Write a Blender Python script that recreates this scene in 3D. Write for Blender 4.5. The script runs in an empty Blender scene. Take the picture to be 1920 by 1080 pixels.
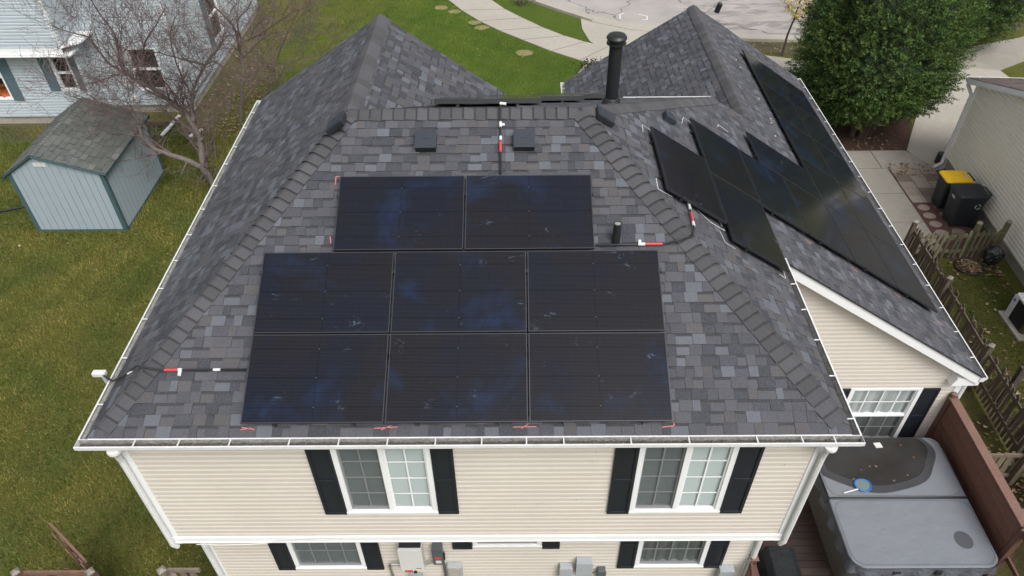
import bpy, math, random
import numpy as np
from mathutils import Vector, Matrix
random.seed(7); rng = np.random.default_rng(7)
R = math.radians
SC = bpy.context.scene
COL = bpy.context.collection

# ------------------------------------------------------------------ camera
CAM = Vector((0.4329, -5.4798, 12.9455))
def cam_axes(yaw=-0.0082, pitch=0.7333, roll=-0.0124):
    f = Vector((math.sin(yaw)*math.cos(pitch), math.cos(yaw)*math.cos(pitch), -math.sin(pitch)))
    r = Vector((math.cos(yaw), -math.sin(yaw), 0)); u = r.cross(f)
    return r*math.cos(roll)+u*math.sin(roll), -r*math.sin(roll)+u*math.cos(roll), f
cr, cu, cf = cam_axes()
FPX = 1394.3056
cd = bpy.data.cameras.new('camera'); cam = bpy.data.objects.new('camera', cd); COL.objects.link(cam)
cd.sensor_width = 36; cd.lens = FPX/1920*36; cd.clip_end = 2000; cd.clip_start = .05
cam.matrix_world = Matrix(((cr.x, cu.x, -cf.x, CAM.x), (cr.y, cu.y, -cf.y, CAM.y), (cr.z, cu.z, -cf.z, CAM.z), (0, 0, 0, 1)))
SC.camera = cam
def aty(u, v, y):      # where the line of sight through a photo pixel meets the plane Y = y (used to measure tree limbs)
    d = cf + cr*((u-960)/FPX) + cu*((540-v)/FPX)
    t = (y-CAM.y)/d.y
    return CAM + d*t

# ------------------------------------------------------------------ materials
def mat(name, base=(.5, .5, .5), rough=.6, metal=0, spec=.5, noise=None, bump=None, attr=None, coat=0, mult=None):
    m = bpy.data.materials.new(name); m.use_nodes = True
    nt = m.node_tree; b = nt.nodes['Principled BSDF']
    b.inputs['Roughness'].default_value = rough; b.inputs['Metallic'].default_value = metal
    b.inputs['Specular IOR Level'].default_value = spec
    b.inputs['Base Color'].default_value = (*base, 1)
    if coat: b.inputs['Coat Weight'].default_value = coat
    tc = nt.nodes.new('ShaderNodeTexCoord')
    col = None
    if attr:
        a = nt.nodes.new('ShaderNodeAttribute'); a.attribute_name = 'Col'; col = a.outputs['Color']
    if noise:                                   # list of (scale, amount, other colour)
        for k, (sc, amt, oc) in enumerate(noise):
            n = nt.nodes.new('ShaderNodeTexNoise'); n.inputs['Scale'].default_value = sc; n.inputs['Detail'].default_value = 4
            n.inputs['Roughness'].default_value = .62
            nt.links.new(tc.outputs['Object'], n.inputs['Vector'])
            rp = nt.nodes.new('ShaderNodeMapRange'); rp.inputs[1].default_value = .38; rp.inputs[2].default_value = .64
            rp.inputs[3].default_value = 0; rp.inputs[4].default_value = amt
            nt.links.new(n.outputs['Fac'], rp.inputs[0])
            mx = nt.nodes.new('ShaderNodeMix'); mx.data_type = 'RGBA'
            nt.links.new(rp.outputs[0], mx.inputs[0])
            if col: nt.links.new(col, mx.inputs[6])
            else: mx.inputs[6].default_value = (*base, 1)
            mx.inputs[7].default_value = (*oc, 1)
            col = mx.outputs[2]
    if col: nt.links.new(col, b.inputs['Base Color'])
    if bump:
        n = nt.nodes.new('ShaderNodeTexNoise'); n.inputs['Scale'].default_value = bump[0]; n.inputs['Detail'].default_value = 5
        nt.links.new(tc.outputs['Object'], n.inputs['Vector'])
        bp = nt.nodes.new('ShaderNodeBump'); bp.inputs['Distance'].default_value = bump[1]; bp.inputs['Strength'].default_value = 1
        nt.links.new(n.outputs['Fac'], bp.inputs['Height']); nt.links.new(bp.outputs[0], b.inputs['Normal'])
    m['nt'] = 1
    return m

M = {}
M['shingle'] = mat('shingle', rough=.92, spec=.25, attr=1, noise=[(130, .45, (.03, .031, .036)), (95, .26, (.22, .225, .24)), (1.1, .15, (.085, .085, .092))], bump=(320, .004))
M['cap'] = mat('cap_shingle', (.085, .085, .09), .92, spec=.25, attr=1, noise=[(240, .4, (.03, .03, .033)), (180, .25, (.19, .19, .2))], bump=(300, .004))
M['oldshingle'] = mat('old_shingle', rough=.95, spec=.2, attr=1, noise=[(60, .4, (.06, .065, .06)), (7, .45, (.15, .155, .145)), (2, .35, (.065, .085, .065))], bump=(150, .006))
M['deckwood'] = mat('underlay', (.05, .05, .05), .9)
M['cream'] = mat('cream_siding', (.59, .545, .485), .55, spec=.3, noise=[(.8, .4, (.53, .485, .43)), (9, .15, (.48, .445, .395))])
M['cream2'] = mat('pale_cream_siding', (.82, .79, .69), .55, spec=.3, noise=[(.7, .3, (.75, .72, .62)), (6, .12, (.66, .64, .54))])
M['blue'] = mat('blue_siding', (.46, .525, .56), .55, spec=.3, noise=[(.8, .3, (.42, .485, .52)), (8, .1, (.38, .44, .46))])
M['bluedark'] = mat('blue_gap', (.16, .21, .23), .7)
M['white'] = mat('white_vinyl', (.80, .81, .82), .4, spec=.4, noise=[(3, .2, (.68, .69, .69)), (25, .06, (.5, .5, .48))])
M['white2'] = mat('white_metal', (.70, .71, .72), .4, spec=.4, noise=[(4, .4, (.54, .54, .52)), (30, .2, (.38, .37, .34))])
M['gutin'] = mat('gutter_inside', (.42, .42, .40), .6, noise=[(14, .7, (.20, .19, .17)), (50, .5, (.10, .09, .08))])
M['debris'] = mat('gutter_debris', (.05, .042, .035), .95, noise=[(30, .7, (.12, .105, .085)), (90, .5, (.22, .21, .19))], bump=(70, .03))
M['shutter'] = mat('black_shutter', (.014, .017, .024), .45, spec=.4, noise=[(6, .3, (.025, .028, .036))])
M['bshutter'] = mat('blue_shutter', (.09, .15, .18), .5, noise=[(5, .3, (.07, .12, .15))])
M['blind'] = mat('white_blind', (.37, .405, .405), .6)
M['curtain'] = mat('curtain', (.42, .44, .435), .9, noise=[(8, .3, (.36, .38, .375))])
M['dark'] = mat('dark_room', (.02, .022, .022), .9)
M['pframe'] = mat('panel_frame', (.034, .036, .042), .38, metal=.3, spec=.5)
M['black'] = mat('black_plastic', (.016, .018, .021), .45, spec=.4, noise=[(9, .3, (.03, .032, .035))])
M['vent'] = mat('vent_metal', (.028, .035, .046), .45, spec=.45, noise=[(5, .25, (.022, .027, .036))])
M['flue'] = mat('flue_metal', (.022, .024, .026), .4, metal=.3, noise=[(7, .3, (.035, .038, .042))])
M['alu'] = mat('aluminium', (.5, .5, .5), .35, metal=.8)
M['conduit'] = mat('conduit', (.05, .052, .058), .4, metal=.5)
M['red'] = mat('red_label', (.55, .05, .06), .5)
M['pink'] = mat('pink_crayon', (.62, .20, .20), .9, noise=[(70, .6, (.2, .12, .12))])
M['chalk'] = mat('white_chalk', (.72, .72, .72), .9, noise=[(60, .55, (.2, .2, .21))])
M['whitep'] = mat('white_plastic', (.62, .62, .61), .45, noise=[(12, .25, (.5, .5, .48))])
M['grey'] = mat('grey_box', (.36, .39, .41), .45, noise=[(8, .3, (.28, .31, .33))])
M['dgrey'] = mat('dark_grey_box', (.085, .10, .105), .5, noise=[(8, .3, (.06, .07, .075))])
M['yellow'] = mat('yellow_lid', (.86, .52, .012), .4, noise=[(8, .2, (.75, .43, .01))])
M['bin'] = mat('bin_plastic', (.018, .022, .028), .5, spec=.4, noise=[(6, .4, (.03, .034, .04))])
M['bag'] = mat('bag_plastic', (.018, .021, .026), .25, spec=.6, bump=(9, .05))
M['concrete'] = mat('concrete', (.30, .28, .245), .9, noise=[(.5, .6, (.22, .205, .17)), (5, .4, (.20, .185, .155)), (60, .25, (.36, .34, .30))], bump=(80, .004))
M['walk'] = mat('pale_concrete', (.38, .35, .30), .9, noise=[(.6, .45, (.30, .275, .235)), (6, .35, (.28, .255, .22)), (60, .2, (.46, .43, .38))], bump=(80, .004))
M['joint'] = mat('joint', (.10, .09, .075), .95)
M['found'] = mat('foundation', (.36, .33, .28), .9, noise=[(3, .5, (.22, .21, .18)), (30, .3, (.25, .24, .2))])
M['deck'] = mat('deck_board', (.050, .026, .021), .55, attr=1, noise=[(5, .5, (.016, .010, .009)), (40, .3, (.045, .028, .023))])
M['redwood'] = mat('stained_board', (.135, .060, .042), .6, attr=1, noise=[(3, .5, (.17, .085, .062)), (25, .45, (.07, .032, .025))])
M['fence'] = mat('weathered_board', (.16, .13, .10), .9, attr=1, noise=[(6, .6, (.07, .05, .038)), (40, .4, (.22, .19, .15))], bump=(60, .004))
M['moss'] = mat('mossy_board', (.15, .14, .08), .95, attr=1, noise=[(5, .6, (.055, .05, .028)), (30, .5, (.22, .21, .12))], bump=(60, .004))
M['bark'] = mat('grey_bark', (.15, .13, .12), .95, noise=[(12, .5, (.06, .048, .045)), (50, .4, (.19, .17, .15))], bump=(60, .01))
M['twig'] = mat('twig', (.115, .078, .075), .9, noise=[(3, .4, (.19, .16, .15)), (15, .35, (.06, .036, .034))])
M['bark2'] = mat('brown_bark', (.07, .045, .035), .95, noise=[(12, .5, (.035, .024, .02))], bump=(40, .02))
M['ever'] = mat('evergreen_leaf', rough=.75, spec=.25, attr=1)
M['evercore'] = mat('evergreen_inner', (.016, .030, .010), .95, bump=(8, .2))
M['yleaf'] = mat('yellow_leaf', (.30, .22, .04), .7, attr=1)
M['fleaf'] = mat('fallen_leaf', rough=.85, attr=1)
M['blade'] = mat('grass_blade', rough=.9, spec=.05, attr=1)
M['tubtop'] = mat('tub_vinyl', (.165, .178, .20), .55, spec=.3, noise=[(1.5, .35, (.14, .152, .172)), (120, .15, (.24, .26, .28))], bump=(5, .022))
M['tubskirt'] = mat('tub_skirt', (.11, .12, .137), .5, spec=.4, noise=[(7, .4, (.075, .082, .095))], bump=(14, .03))
M['tubcab'] = mat('tub_cabinet', (.11, .105, .09), .6, noise=[(2, .4, (.075, .068, .058))])
M['wet'] = mat('wet_cover', (.026, .025, .024), .2, spec=.35, noise=[(1.6, .6, (.042, .043, .047)), (.9, .6, (.018, .015, .012))])
M['patch'] = mat('dark_patch', (.06, .065, .072), .6)
M['netblue'] = mat('blue_net_frame', (.01, .13, .42), .4)
M['netmesh'] = mat('net_mesh', (.12, .17, .17), .8)
M['teal'] = mat('teal_trim', (.045, .095, .105), .65, noise=[(8, .4, (.03, .065, .072)), (40, .25, (.12, .16, .165))])
M['shedwall'] = mat('shed_wall', (.31, .375, .41), .7, noise=[(3, .35, (.27, .335, .37)), (60, .12, (.40, .46, .50))])
M['groove'] = mat('shed_groove', (.05, .075, .085), .8)
M['orange'] = mat('orange', (.45, .10, .015), .6, noise=[(14, .6, (.2, .05, .01))])
M['brownroof'] = mat('brown_shingle', (.10, .075, .065), .95, attr=1, noise=[(80, .5, (.05, .04, .035)), (2, .4, (.13, .10, .09))])
M['acm'] = mat('ac_fins', (.075, .055, .045), .6, metal=.3, noise=[(20, .5, (.12, .09, .075))])
M['damp'] = mat('damp_cover', (.050, .052, .058), .35, spec=.35, noise=[(2.5, .6, (.034, .034, .037))])
M['screenfab'] = mat('cover_fabric', (.012, .014, .016), .7, spec=.25, noise=[(4, .4, (.018, .021, .023))], bump=(6, .05))
M['paver'] = mat('paver', rough=.85, attr=1, noise=[(9, .4, (.14, .12, .10)), (50, .3, (.3, .27, .24))], bump=(50, .004))
M['redstone'] = mat('red_gravel', (.10, .045, .038), .9, noise=[(40, .5, (.06, .03, .026))])

def glass_mat(name, tint, rough, alpha, ior=1.45):
    m = bpy.data.materials.new(name); m.use_nodes = True; nt = m.node_tree; nt.nodes.clear()
    o = nt.nodes.new('ShaderNodeOutputMaterial'); mx = nt.nodes.new('ShaderNodeMixShader')
    t = nt.nodes.new('ShaderNodeBsdfTransparent'); g = nt.nodes.new('ShaderNodeBsdfGlossy'); f = nt.nodes.new('ShaderNodeFresnel')
    t.inputs[0].default_value = (*tint, 1); g.inputs['Roughness'].default_value = rough; f.inputs[0].default_value = ior
    ge_ = nt.nodes.new('ShaderNodeNewGeometry'); mu_ = nt.nodes.new('ShaderNodeMath'); mu_.operation = 'SUBTRACT'; mu_.use_clamp = True
    nt.links.new(f.outputs[0], mu_.inputs[0]); nt.links.new(ge_.outputs['Backfacing'], mu_.inputs[1]); nt.links.new(mu_.outputs[0], mx.inputs[0]); nt.links.new(t.outputs[0], mx.inputs[1]); nt.links.new(g.outputs[0], mx.inputs[2]); nt.links.new(mx.outputs[0], o.inputs[0])
    return m
M['glass'] = glass_mat('window_glass', (.92, .95, .945), .03, 1)
def screen_mat():
    m = bpy.data.materials.new('insect_screen'); m.use_nodes = True; nt = m.node_tree; nt.nodes.clear()
    o = nt.nodes.new('ShaderNodeOutputMaterial'); mx = nt.nodes.new('ShaderNodeMixShader')
    t = nt.nodes.new('ShaderNodeBsdfTransparent'); d = nt.nodes.new('ShaderNodeBsdfDiffuse'); d.inputs[0].default_value = (.03, .033, .035, 1)
    mx.inputs[0].default_value = .50
    nt.links.new(t.outputs[0], mx.inputs[1]); nt.links.new(d.outputs[0], mx.inputs[2]); nt.links.new(mx.outputs[0], o.inputs[0])
    return m
M['screen'] = screen_mat()

def nodes(m): return m.node_tree.nodes, m.node_tree.links
def math_(nt, op, a, b=None, c=None):
    n = nt.nodes.new('ShaderNodeMath'); n.operation = op
    for i, x in enumerate((a, b, c)):
        if x is None: continue
        if isinstance(x, (int, float)): n.inputs[i].default_value = x
        else: nt.links.new(x, n.inputs[i])
    return n.outputs[0]
def mixc(nt, fac, a, b):
    n = nt.nodes.new('ShaderNodeMix'); n.data_type = 'RGBA'
    for i, x in ((0, fac), (6, a), (7, b)):
        if isinstance(x, tuple): n.inputs[i].default_value = (*x, 1)
        elif isinstance(x, (int, float)): n.inputs[i].default_value = x
        else: nt.links.new(x, n.inputs[i])
    return n.outputs[2]
def noise_(nt, vec, scale, detail=3, dist=0, rough=.55):
    n = nt.nodes.new('ShaderNodeTexNoise'); n.inputs['Scale'].default_value = scale; n.inputs['Detail'].default_value = detail
    n.inputs['Distortion'].default_value = dist; n.inputs['Roughness'].default_value = rough
    nt.links.new(vec, n.inputs['Vector']); return n.outputs['Fac']
def ramp_(nt, x, a, b, lo=0., hi=1.):
    n = nt.nodes.new('ShaderNodeMapRange'); nt.links.new(x, n.inputs[0])
    n.inputs[1].default_value = a; n.inputs[2].default_value = b; n.inputs[3].default_value = lo; n.inputs[4].default_value = hi
    n.clamp = True; return n.outputs[0]

def cell_mat():                         # solar glass: half-cut cells under anti-reflective glass
    m = bpy.data.materials.new('solar_cells'); m.use_nodes = True; nt = m.node_tree
    b = nt.nodes['Principled BSDF']; tc = nt.nodes.new('ShaderNodeTexCoord'); oi = nt.nodes.new('ShaderNodeObjectInfo')
    obj = tc.outputs['Object']
    add = nt.nodes.new('ShaderNodeVectorMath'); add.operation = 'ADD'; nt.links.new(obj, add.inputs[0])
    sc = nt.nodes.new('ShaderNodeVectorMath'); sc.operation = 'SCALE'; sc.inputs[0].default_value = (37, 53, 11); nt.links.new(oi.outputs['Random'], sc.inputs['Scale'])
    nt.links.new(sc.outputs[0], add.inputs[1]); v = add.outputs[0]
    sx = nt.nodes.new('ShaderNodeSeparateXYZ'); nt.links.new(obj, sx.inputs[0]); X, Y = sx.outputs[0], sx.outputs[1]
    fl = math_(nt, 'ABSOLUTE', math_(nt, 'SUBTRACT', math_(nt, 'FRACT', math_(nt, 'MULTIPLY', Y, 1/.0178)), .5))
    wire = ramp_(nt, fl, .30, .46, 0, 1)
    fx = math_(nt, 'ABSOLUTE', math_(nt, 'SUBTRACT', math_(nt, 'FRACT', math_(nt, 'MULTIPLY', X, 1/.0935)), .5))
    cx = ramp_(nt, fx, .475, .497, 0, 1)
    fy = math_(nt, 'ABSOLUTE', math_(nt, 'SUBTRACT', math_(nt, 'FRACT', math_(nt, 'MULTIPLY', Y, 1/.186)), .5))
    cy = ramp_(nt, fy, .480, .493, 0, 1)
    mid = ramp_(nt, math_(nt, 'ABSOLUTE', X), .003, .006, 1, 0)
    base = mixc(nt, ramp_(nt, noise_(nt, v, .9, 2), .42, .62), (.0092, .0086, .0096), (.0062, .0080, .0150))
    blue = ramp_(nt, noise_(nt, v, 1.1, 4, .3, .6), .55, .80)
    base = mixc(nt, math_(nt, 'MULTIPLY', blue, .60), base, (.012, .036, .100))  # bluish sheen on the glass, put into the cell colour as patches
    base = mixc(nt, math_(nt, 'MULTIPLY', wire, .6), base, (.036, .038, .052))
    base = mixc(nt, math_(nt, 'MULTIPLY', cx, .35), base, (.002, .002, .003))
    base = mixc(nt, math_(nt, 'MULTIPLY', math_(nt, 'MAXIMUM', cy, math_(nt, 'MULTIPLY', mid, .6)), .75), base, (.003, .003, .005))
    # smears, dried drips and bird marks left on the glass
    wv = nt.nodes.new('ShaderNodeMapping'); wv.inputs['Scale'].default_value = (1.2, 2.6, 1); wv.inputs['Rotation'].default_value = (0, 0, .6); nt.links.new(v, wv.inputs['Vector'])
    s1 = noise_(nt, wv.outputs[0], 2.2, 6, 2.5, .75)
    m1 = ramp_(nt, noise_(nt, v, 2.6, 2), .60, .68)
    sm = math_(nt, 'MULTIPLY', ramp_(nt, s1, .56, .66), m1)
    vo = nt.nodes.new('ShaderNodeTexVoronoi'); vo.inputs['Scale'].default_value = 11; nt.links.new(v, vo.inputs['Vector'])
    dots = ramp_(nt, vo.outputs['Distance'], .03, .06, .8, 0)
    # solder dots on the middle line
    d2 = math_(nt, 'ABSOLUTE', math_(nt, 'SUBTRACT', math_(nt, 'FRACT', math_(nt, 'ADD', math_(nt, 'MULTIPLY', Y, 1/.372), .5)), .5))
    dot2 = math_(nt, 'MULTIPLY', ramp_(nt, d2, .012, .018, 1, 0), ramp_(nt, math_(nt, 'ABSOLUTE', X), .005, .008, 1, 0))
    base = mixc(nt, math_(nt, 'MULTIPLY', sm, .42), base, (.16, .21, .28))
    base = mixc(nt, math_(nt, 'MULTIPLY', dots, .18), base, (.22, .22, .22))
    base = mixc(nt, math_(nt, 'MULTIPLY', dot2, .35), base, (.25, .26, .28))
    nt.links.new(base, b.inputs['Base Color'])
    rg = math_(nt, 'ADD', .07, math_(nt, 'MULTIPLY', ramp_(nt, noise_(nt, v, 3, 3), .35, .7), .07)); nt.links.new(rg, b.inputs['Roughness'])
    b.inputs['IOR'].default_value = 1.36; b.inputs['Specular IOR Level'].default_value = .30
    return m
M['cells'] = cell_mat()

def ground_mat():
    m = bpy.data.materials.new('lawn'); m.use_nodes = True; nt = m.node_tree; b = nt.nodes['Principled BSDF']
    g = nt.nodes.new('ShaderNodeNewGeometry'); P = g.outputs['Position']
    sx = nt.nodes.new('ShaderNodeSeparateXYZ'); nt.links.new(P, sx.inputs[0])
    big = noise_(nt, P, .22, 4, .4); mid = noise_(nt, P, 1.3, 5, .3, .65); fine = noise_(nt, P, 14, 5, 0, .7); vf = noise_(nt, P, 55, 4, 0, .7)
    c = mixc(nt, ramp_(nt, big, .38, .62), (.084, .106, .023), (.128, .126, .034))
    c = mixc(nt, ramp_(nt, mid, .40, .70, 0, .65), c, (.160, .145, .046))
    c = mixc(nt, ramp_(nt, mid, .30, .42, .6, 0), c, (.048, .072, .013))
    # greener front lawn beyond the house
    front = math_(nt, 'MULTIPLY', ramp_(nt, sx.outputs[1], 14, 19), ramp_(nt, sx.outputs[0], -7, -3))
    front = math_(nt, 'MULTIPLY', front, ramp_(nt, sx.outputs[0], 6, 9, 1, 0))
    c = mixc(nt, math_(nt, 'MULTIPLY', front, .75), c, (.070, .128, .018))
    c = mixc(nt, ramp_(nt, fine, .30, .48, .75, 0), c, (.034, .046, .012))
    c = mixc(nt, ramp_(nt, fine, .55, .75, 0, .6), c, (.155, .150, .045))
    c = mixc(nt, ramp_(nt, vf, .56, .72, 0, .4), c, (.19, .18, .06))
    c = mixc(nt, ramp_(nt, vf, .30, .42, .5, 0), c, (.015, .022, .006))
    # thin brown soil by the right fence and round the shrubs
    soil = math_(nt, 'MULTIPLY', ramp_(nt, sx.outputs[0], 8.6, 9.6), ramp_(nt, sx.outputs[0], 11.2, 12.2, 1, 0))
    soil = math_(nt, 'MULTIPLY', soil, ramp_(nt, sx.outputs[1], 12, 13, 1, 0))
    soil = math_(nt, 'MULTIPLY', soil, ramp_(nt, mid, .35, .55))
    c = mixc(nt, math_(nt, 'MULTIPLY', soil, .8), c, (.042, .030, .022))
    nt.links.new(c, b.inputs['Base Color']); b.inputs['Roughness'].default_value = .95; b.inputs['Specular IOR Level'].default_value = .05
    h = math_(nt, 'ADD', fine, math_(nt, 'MULTIPLY', vf, .5))
    bp = nt.nodes.new('ShaderNodeBump'); bp.inputs['Distance'].default_value = .06; nt.links.new(h, bp.inputs['Height']); nt.links.new(bp.outputs[0], b.inputs['Normal'])
    return m
M['lawn'] = ground_mat()
def soil_mat(name, a, bb, c3):
    m = bpy.data.materials.new(name); m.use_nodes = True; nt = m.node_tree; b = nt.nodes['Principled BSDF']
    g = nt.nodes.new('ShaderNodeNewGeometry'); P = g.outputs['Position']
    c = mixc(nt, ramp_(nt, noise_(nt, P, 6, 5, 0, .7), .4, .62), a, bb); c = mixc(nt, ramp_(nt, noise_(nt, P, 28, 4, 0, .7), .52, .66), c, c3)
    nt.links.new(c, b.inputs['Base Color']); b.inputs['Roughness'].default_value = .95
    bp = nt.nodes.new('ShaderNodeBump'); bp.inputs['Distance'].default_value = .06; nt.links.new(noise_(nt, P, 28, 4, 0, .7), bp.inputs['Height']); nt.links.new(bp.outputs[0], b.inputs['Normal'])
    return m
M['mulch'] = soil_mat('mulch', (.085, .040, .024), (.045, .024, .016), (.15, .075, .042))
M['litter'] = soil_mat('leaf_litter', (.105, .085, .045), (.080, .088, .028), (.17, .13, .08))
def street_mat():
    m = bpy.data.materials.new('street'); m.use_nodes = True; nt = m.node_tree; b = nt.nodes['Principled BSDF']
    g = nt.nodes.new('ShaderNodeNewGeometry'); P = g.outputs['Position']
    mp = nt.nodes.new('ShaderNodeMapping'); mp.inputs['Scale'].default_value = (.35, 1.3, 1); nt.links.new(P, mp.inputs['Vector'])
    sx = nt.nodes.new('ShaderNodeSeparateXYZ'); nt.links.new(P, sx.inputs[0])
    c = mixc(nt, ramp_(nt, noise_(nt, P, .6, 4), .4, .65), (.36, .335, .315), (.29, .275, .255))
    rt = ramp_(nt, sx.outputs[0], 6.5, 8.5)
    pt = math_(nt, 'MULTIPLY', ramp_(nt, noise_(nt, mp.outputs[0], 1.1, 7, .6, .7), .50, .56), rt)
    c = mixc(nt, math_(nt, 'MULTIPLY', pt, .85), c, (.20, .185, .18))
    vo = nt.nodes.new('ShaderNodeTexVoronoi'); vo.feature = 'DISTANCE_TO_EDGE'; vo.inputs['Scale'].default_value = .28
    wp = nt.nodes.new('ShaderNodeVectorMath'); wp.operation = 'ADD'; nt.links.new(P, wp.inputs[0])
    nn = nt.nodes.new('ShaderNodeTexNoise'); nn.inputs['Scale'].default_value = 1.2; nn.inputs['Detail'].default_value = 6; nt.links.new(P, nn.inputs['Vector']); nt.links.new(nn.outputs['Color'], wp.inputs[1])
    nt.links.new(wp.outputs[0], vo.inputs['Vector'])
    c = mixc(nt, ramp_(nt, vo.outputs['Distance'], .004, .012, .8, 0), c, (.10, .09, .085))
    c = mixc(nt, ramp_(nt, noise_(nt, P, 40, 4, 0, .7), .5, .7, 0, .3), c, (.27, .25, .23))
    nt.links.new(c, b.inputs['Base Color']); b.inputs['Roughness'].default_value = .9
    return m
M['street'] = street_mat()

# ------------------------------------------------------------------ mesh helpers
ORG = {}
def sub(a, b): return (a[0]-b[0], a[1]-b[1], a[2]-b[2])
class MB:
    def __init__(s): s.v = []; s.f = []; s.c = []; s.m = []
    def face(s, pts, col=None, mi=0):
        n = len(s.v); s.v += [tuple(p) for p in pts]; s.f.append(tuple(range(n, n+len(pts)))); s.c.append(col); s.m.append(mi)
    def box(s, x0, x1, y0, y1, z0, z1, col=None, mi=0):
        s.hexa([(x0, y0, z0), (x1, y0, z0), (x1, y1, z0), (x0, y1, z0), (x0, y0, z1), (x1, y0, z1), (x1, y1, z1), (x0, y1, z1)], col, mi)
    def hexa(s, p, col=None, mi=0):
        n = len(s.v); s.v += [tuple(q) for q in p]
        for f in ((3, 2, 1, 0), (4, 5, 6, 7), (0, 1, 5, 4), (1, 2, 6, 5), (2, 3, 7, 6), (3, 0, 4, 7)):
            s.f.append(tuple(n+i for i in f)); s.c.append(col); s.m.append(mi)
    def obox(s, o, ax, ay, az, col=None, mi=0):          # origin corner and three edge vectors
        o, ax, ay, az = map(Vector, (o, ax, ay, az))
        s.hexa([o, o+ax, o+ax+ay, o+ay, o+az, o+ax+az, o+ax+ay+az, o+ay+az], col, mi)
    def bar(s, a, b, w, h, up=(0, 0, 1), col=None, mi=0):  # bar from a to b, centred
        a, b = Vector(a), Vector(b); d = (b-a).normalized(); x = d.cross(Vector(up))
        if x.length < 1e-4: x = d.cross(Vector((0, 1, 0)))
        x.normalize(); y = x.cross(d).normalized()
        s.obox(a-x*w/2-y*h/2, b-a, x*w, y*h, col, mi)
    def prism(s, pts, dv, col=None, mi=0):               # polygon pushed along dv
        dv = Vector(dv); p = [Vector(q) for q in pts]; n = len(p)
        s.face([q+dv for q in p], col, mi); s.face(list(reversed(p)), col, mi)
        for i in range(n):
            j = (i+1) % n; s.face([p[i], p[j], p[j]+dv, p[i]+dv], col, mi)
    def tube(s, pts, rad, n=8, col=None, cap=True, mi=0):
        pts = [Vector(p) for p in pts]
        if not isinstance(rad, (list, tuple)): rad = [rad]*len(pts)
        base = len(s.v); pu = None
        for i, p in enumerate(pts):
            d = (pts[min(i+1, len(pts)-1)]-pts[max(i-1, 0)]).normalized()
            u = pu if pu is not None else Vector((0, 0, 1)) if abs(d.z) < .9 else Vector((1, 0, 0))
            x = d.cross(u)
            if x.length < 1e-5: x = d.cross(Vector((0, 1, .3)))
            x.normalize(); y = x.cross(d).normalized(); pu = y
            for k in range(n):
                a = 2*math.pi*k/n; s.v.append(tuple(p+(x*math.cos(a)+y*math.sin(a))*rad[i]))
        for i in range(len(pts)-1):
            for k in range(n):
                k2 = (k+1) % n; s.f.append((base+i*n+k, base+i*n+k2, base+(i+1)*n+k2, base+(i+1)*n+k)); s.c.append(col); s.m.append(mi)
        if cap:
            s.f.append(tuple(base+k for k in range(n))); s.c.append(col); s.m.append(mi)
            s.f.append(tuple(base+(len(pts)-1)*n+k for k in reversed(range(n)))); s.c.append(col); s.m.append(mi)
    def lathe(s, c, prof, n=20, col=None, sx=1, sy=1, mi=0):
        base = len(s.v)
        for r, z in prof:
            for k in range(n):
                a = 2*math.pi*k/n; s.v.append((c[0]+r*math.cos(a)*sx, c[1]+r*math.sin(a)*sy, c[2]+z))
        for i in range(len(prof)-1):
            for k in range(n):
                k2 = (k+1) % n; s.f.append((base+i*n+k, base+i*n+k2, base+(i+1)*n+k2, base+(i+1)*n+k)); s.c.append(col); s.m.append(mi)
        s.f.append(tuple(base+k for k in reversed(range(n)))); s.c.append(col); s.m.append(mi)
        s.f.append(tuple(base+(len(prof)-1)*n+k for k in range(n))); s.c.append(col); s.m.append(mi)
    def build(s, name, mt, parent=None, smooth=False, bevel=0):
        me = bpy.data.meshes.new(name); off = ORG.get(parent.name, (0, 0, 0)) if parent else (0, 0, 0)
        me.from_pydata([sub(p, off) for p in s.v], [], s.f)
        mts = mt if isinstance(mt, (list, tuple)) else [mt]
        for q in mts: me.materials.append(M[q])
        if len(mts) > 1: me.polygons.foreach_set('material_index', s.m)
        if any(c is not None for c in s.c):
            ca = me.color_attributes.new('Col', 'FLOAT_COLOR', 'CORNER'); arr = []
            for f, c in zip(s.f, s.c):
                c = c or (.1, .1, .1); arr += [c[0], c[1], c[2], 1.]*len(f)
            ca.data.foreach_set('color', arr)
        if smooth:
            me.polygons.foreach_set('use_smooth', [True]*len(me.polygons))
        me.update()
        o = bpy.data.objects.new(name, me); COL.objects.link(o)
        if bevel:
            b = o.modifiers.new('bevel', 'BEVEL'); b.width = bevel; b.segments = 2; b.limit_method = 'ANGLE'
        if parent: o.parent = parent; ORG[o.name] = off
        return o
def thing(name, loc, label, cat, group=None, rz=0):
    o = bpy.data.objects.new(name, None); COL.objects.link(o); o.location = loc; o.empty_display_size = .3
    ORG[o.name] = tuple(loc); o['label'] = label; o['category'] = cat
    if group: o['group'] = group
    return o
def tag(o, label, cat, group=None):
    o['label'] = label; o['category'] = cat
    if group: o['group'] = group
    return o
def struct(o): o['kind'] = 'structure'; return o
def copy_tree(o, parent=None):
    c = o.copy(); COL.objects.link(c)
    if parent: c.parent = parent
    for ch in [k for k in o.children]: copy_tree(ch, c)
    return c
def lerp(a, b, t): return Vector(a).lerp(Vector(b), t)
def vary(c, a):
    k = 1+random.uniform(-a, a); return tuple(max(0, x*k) for x in c)

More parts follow.
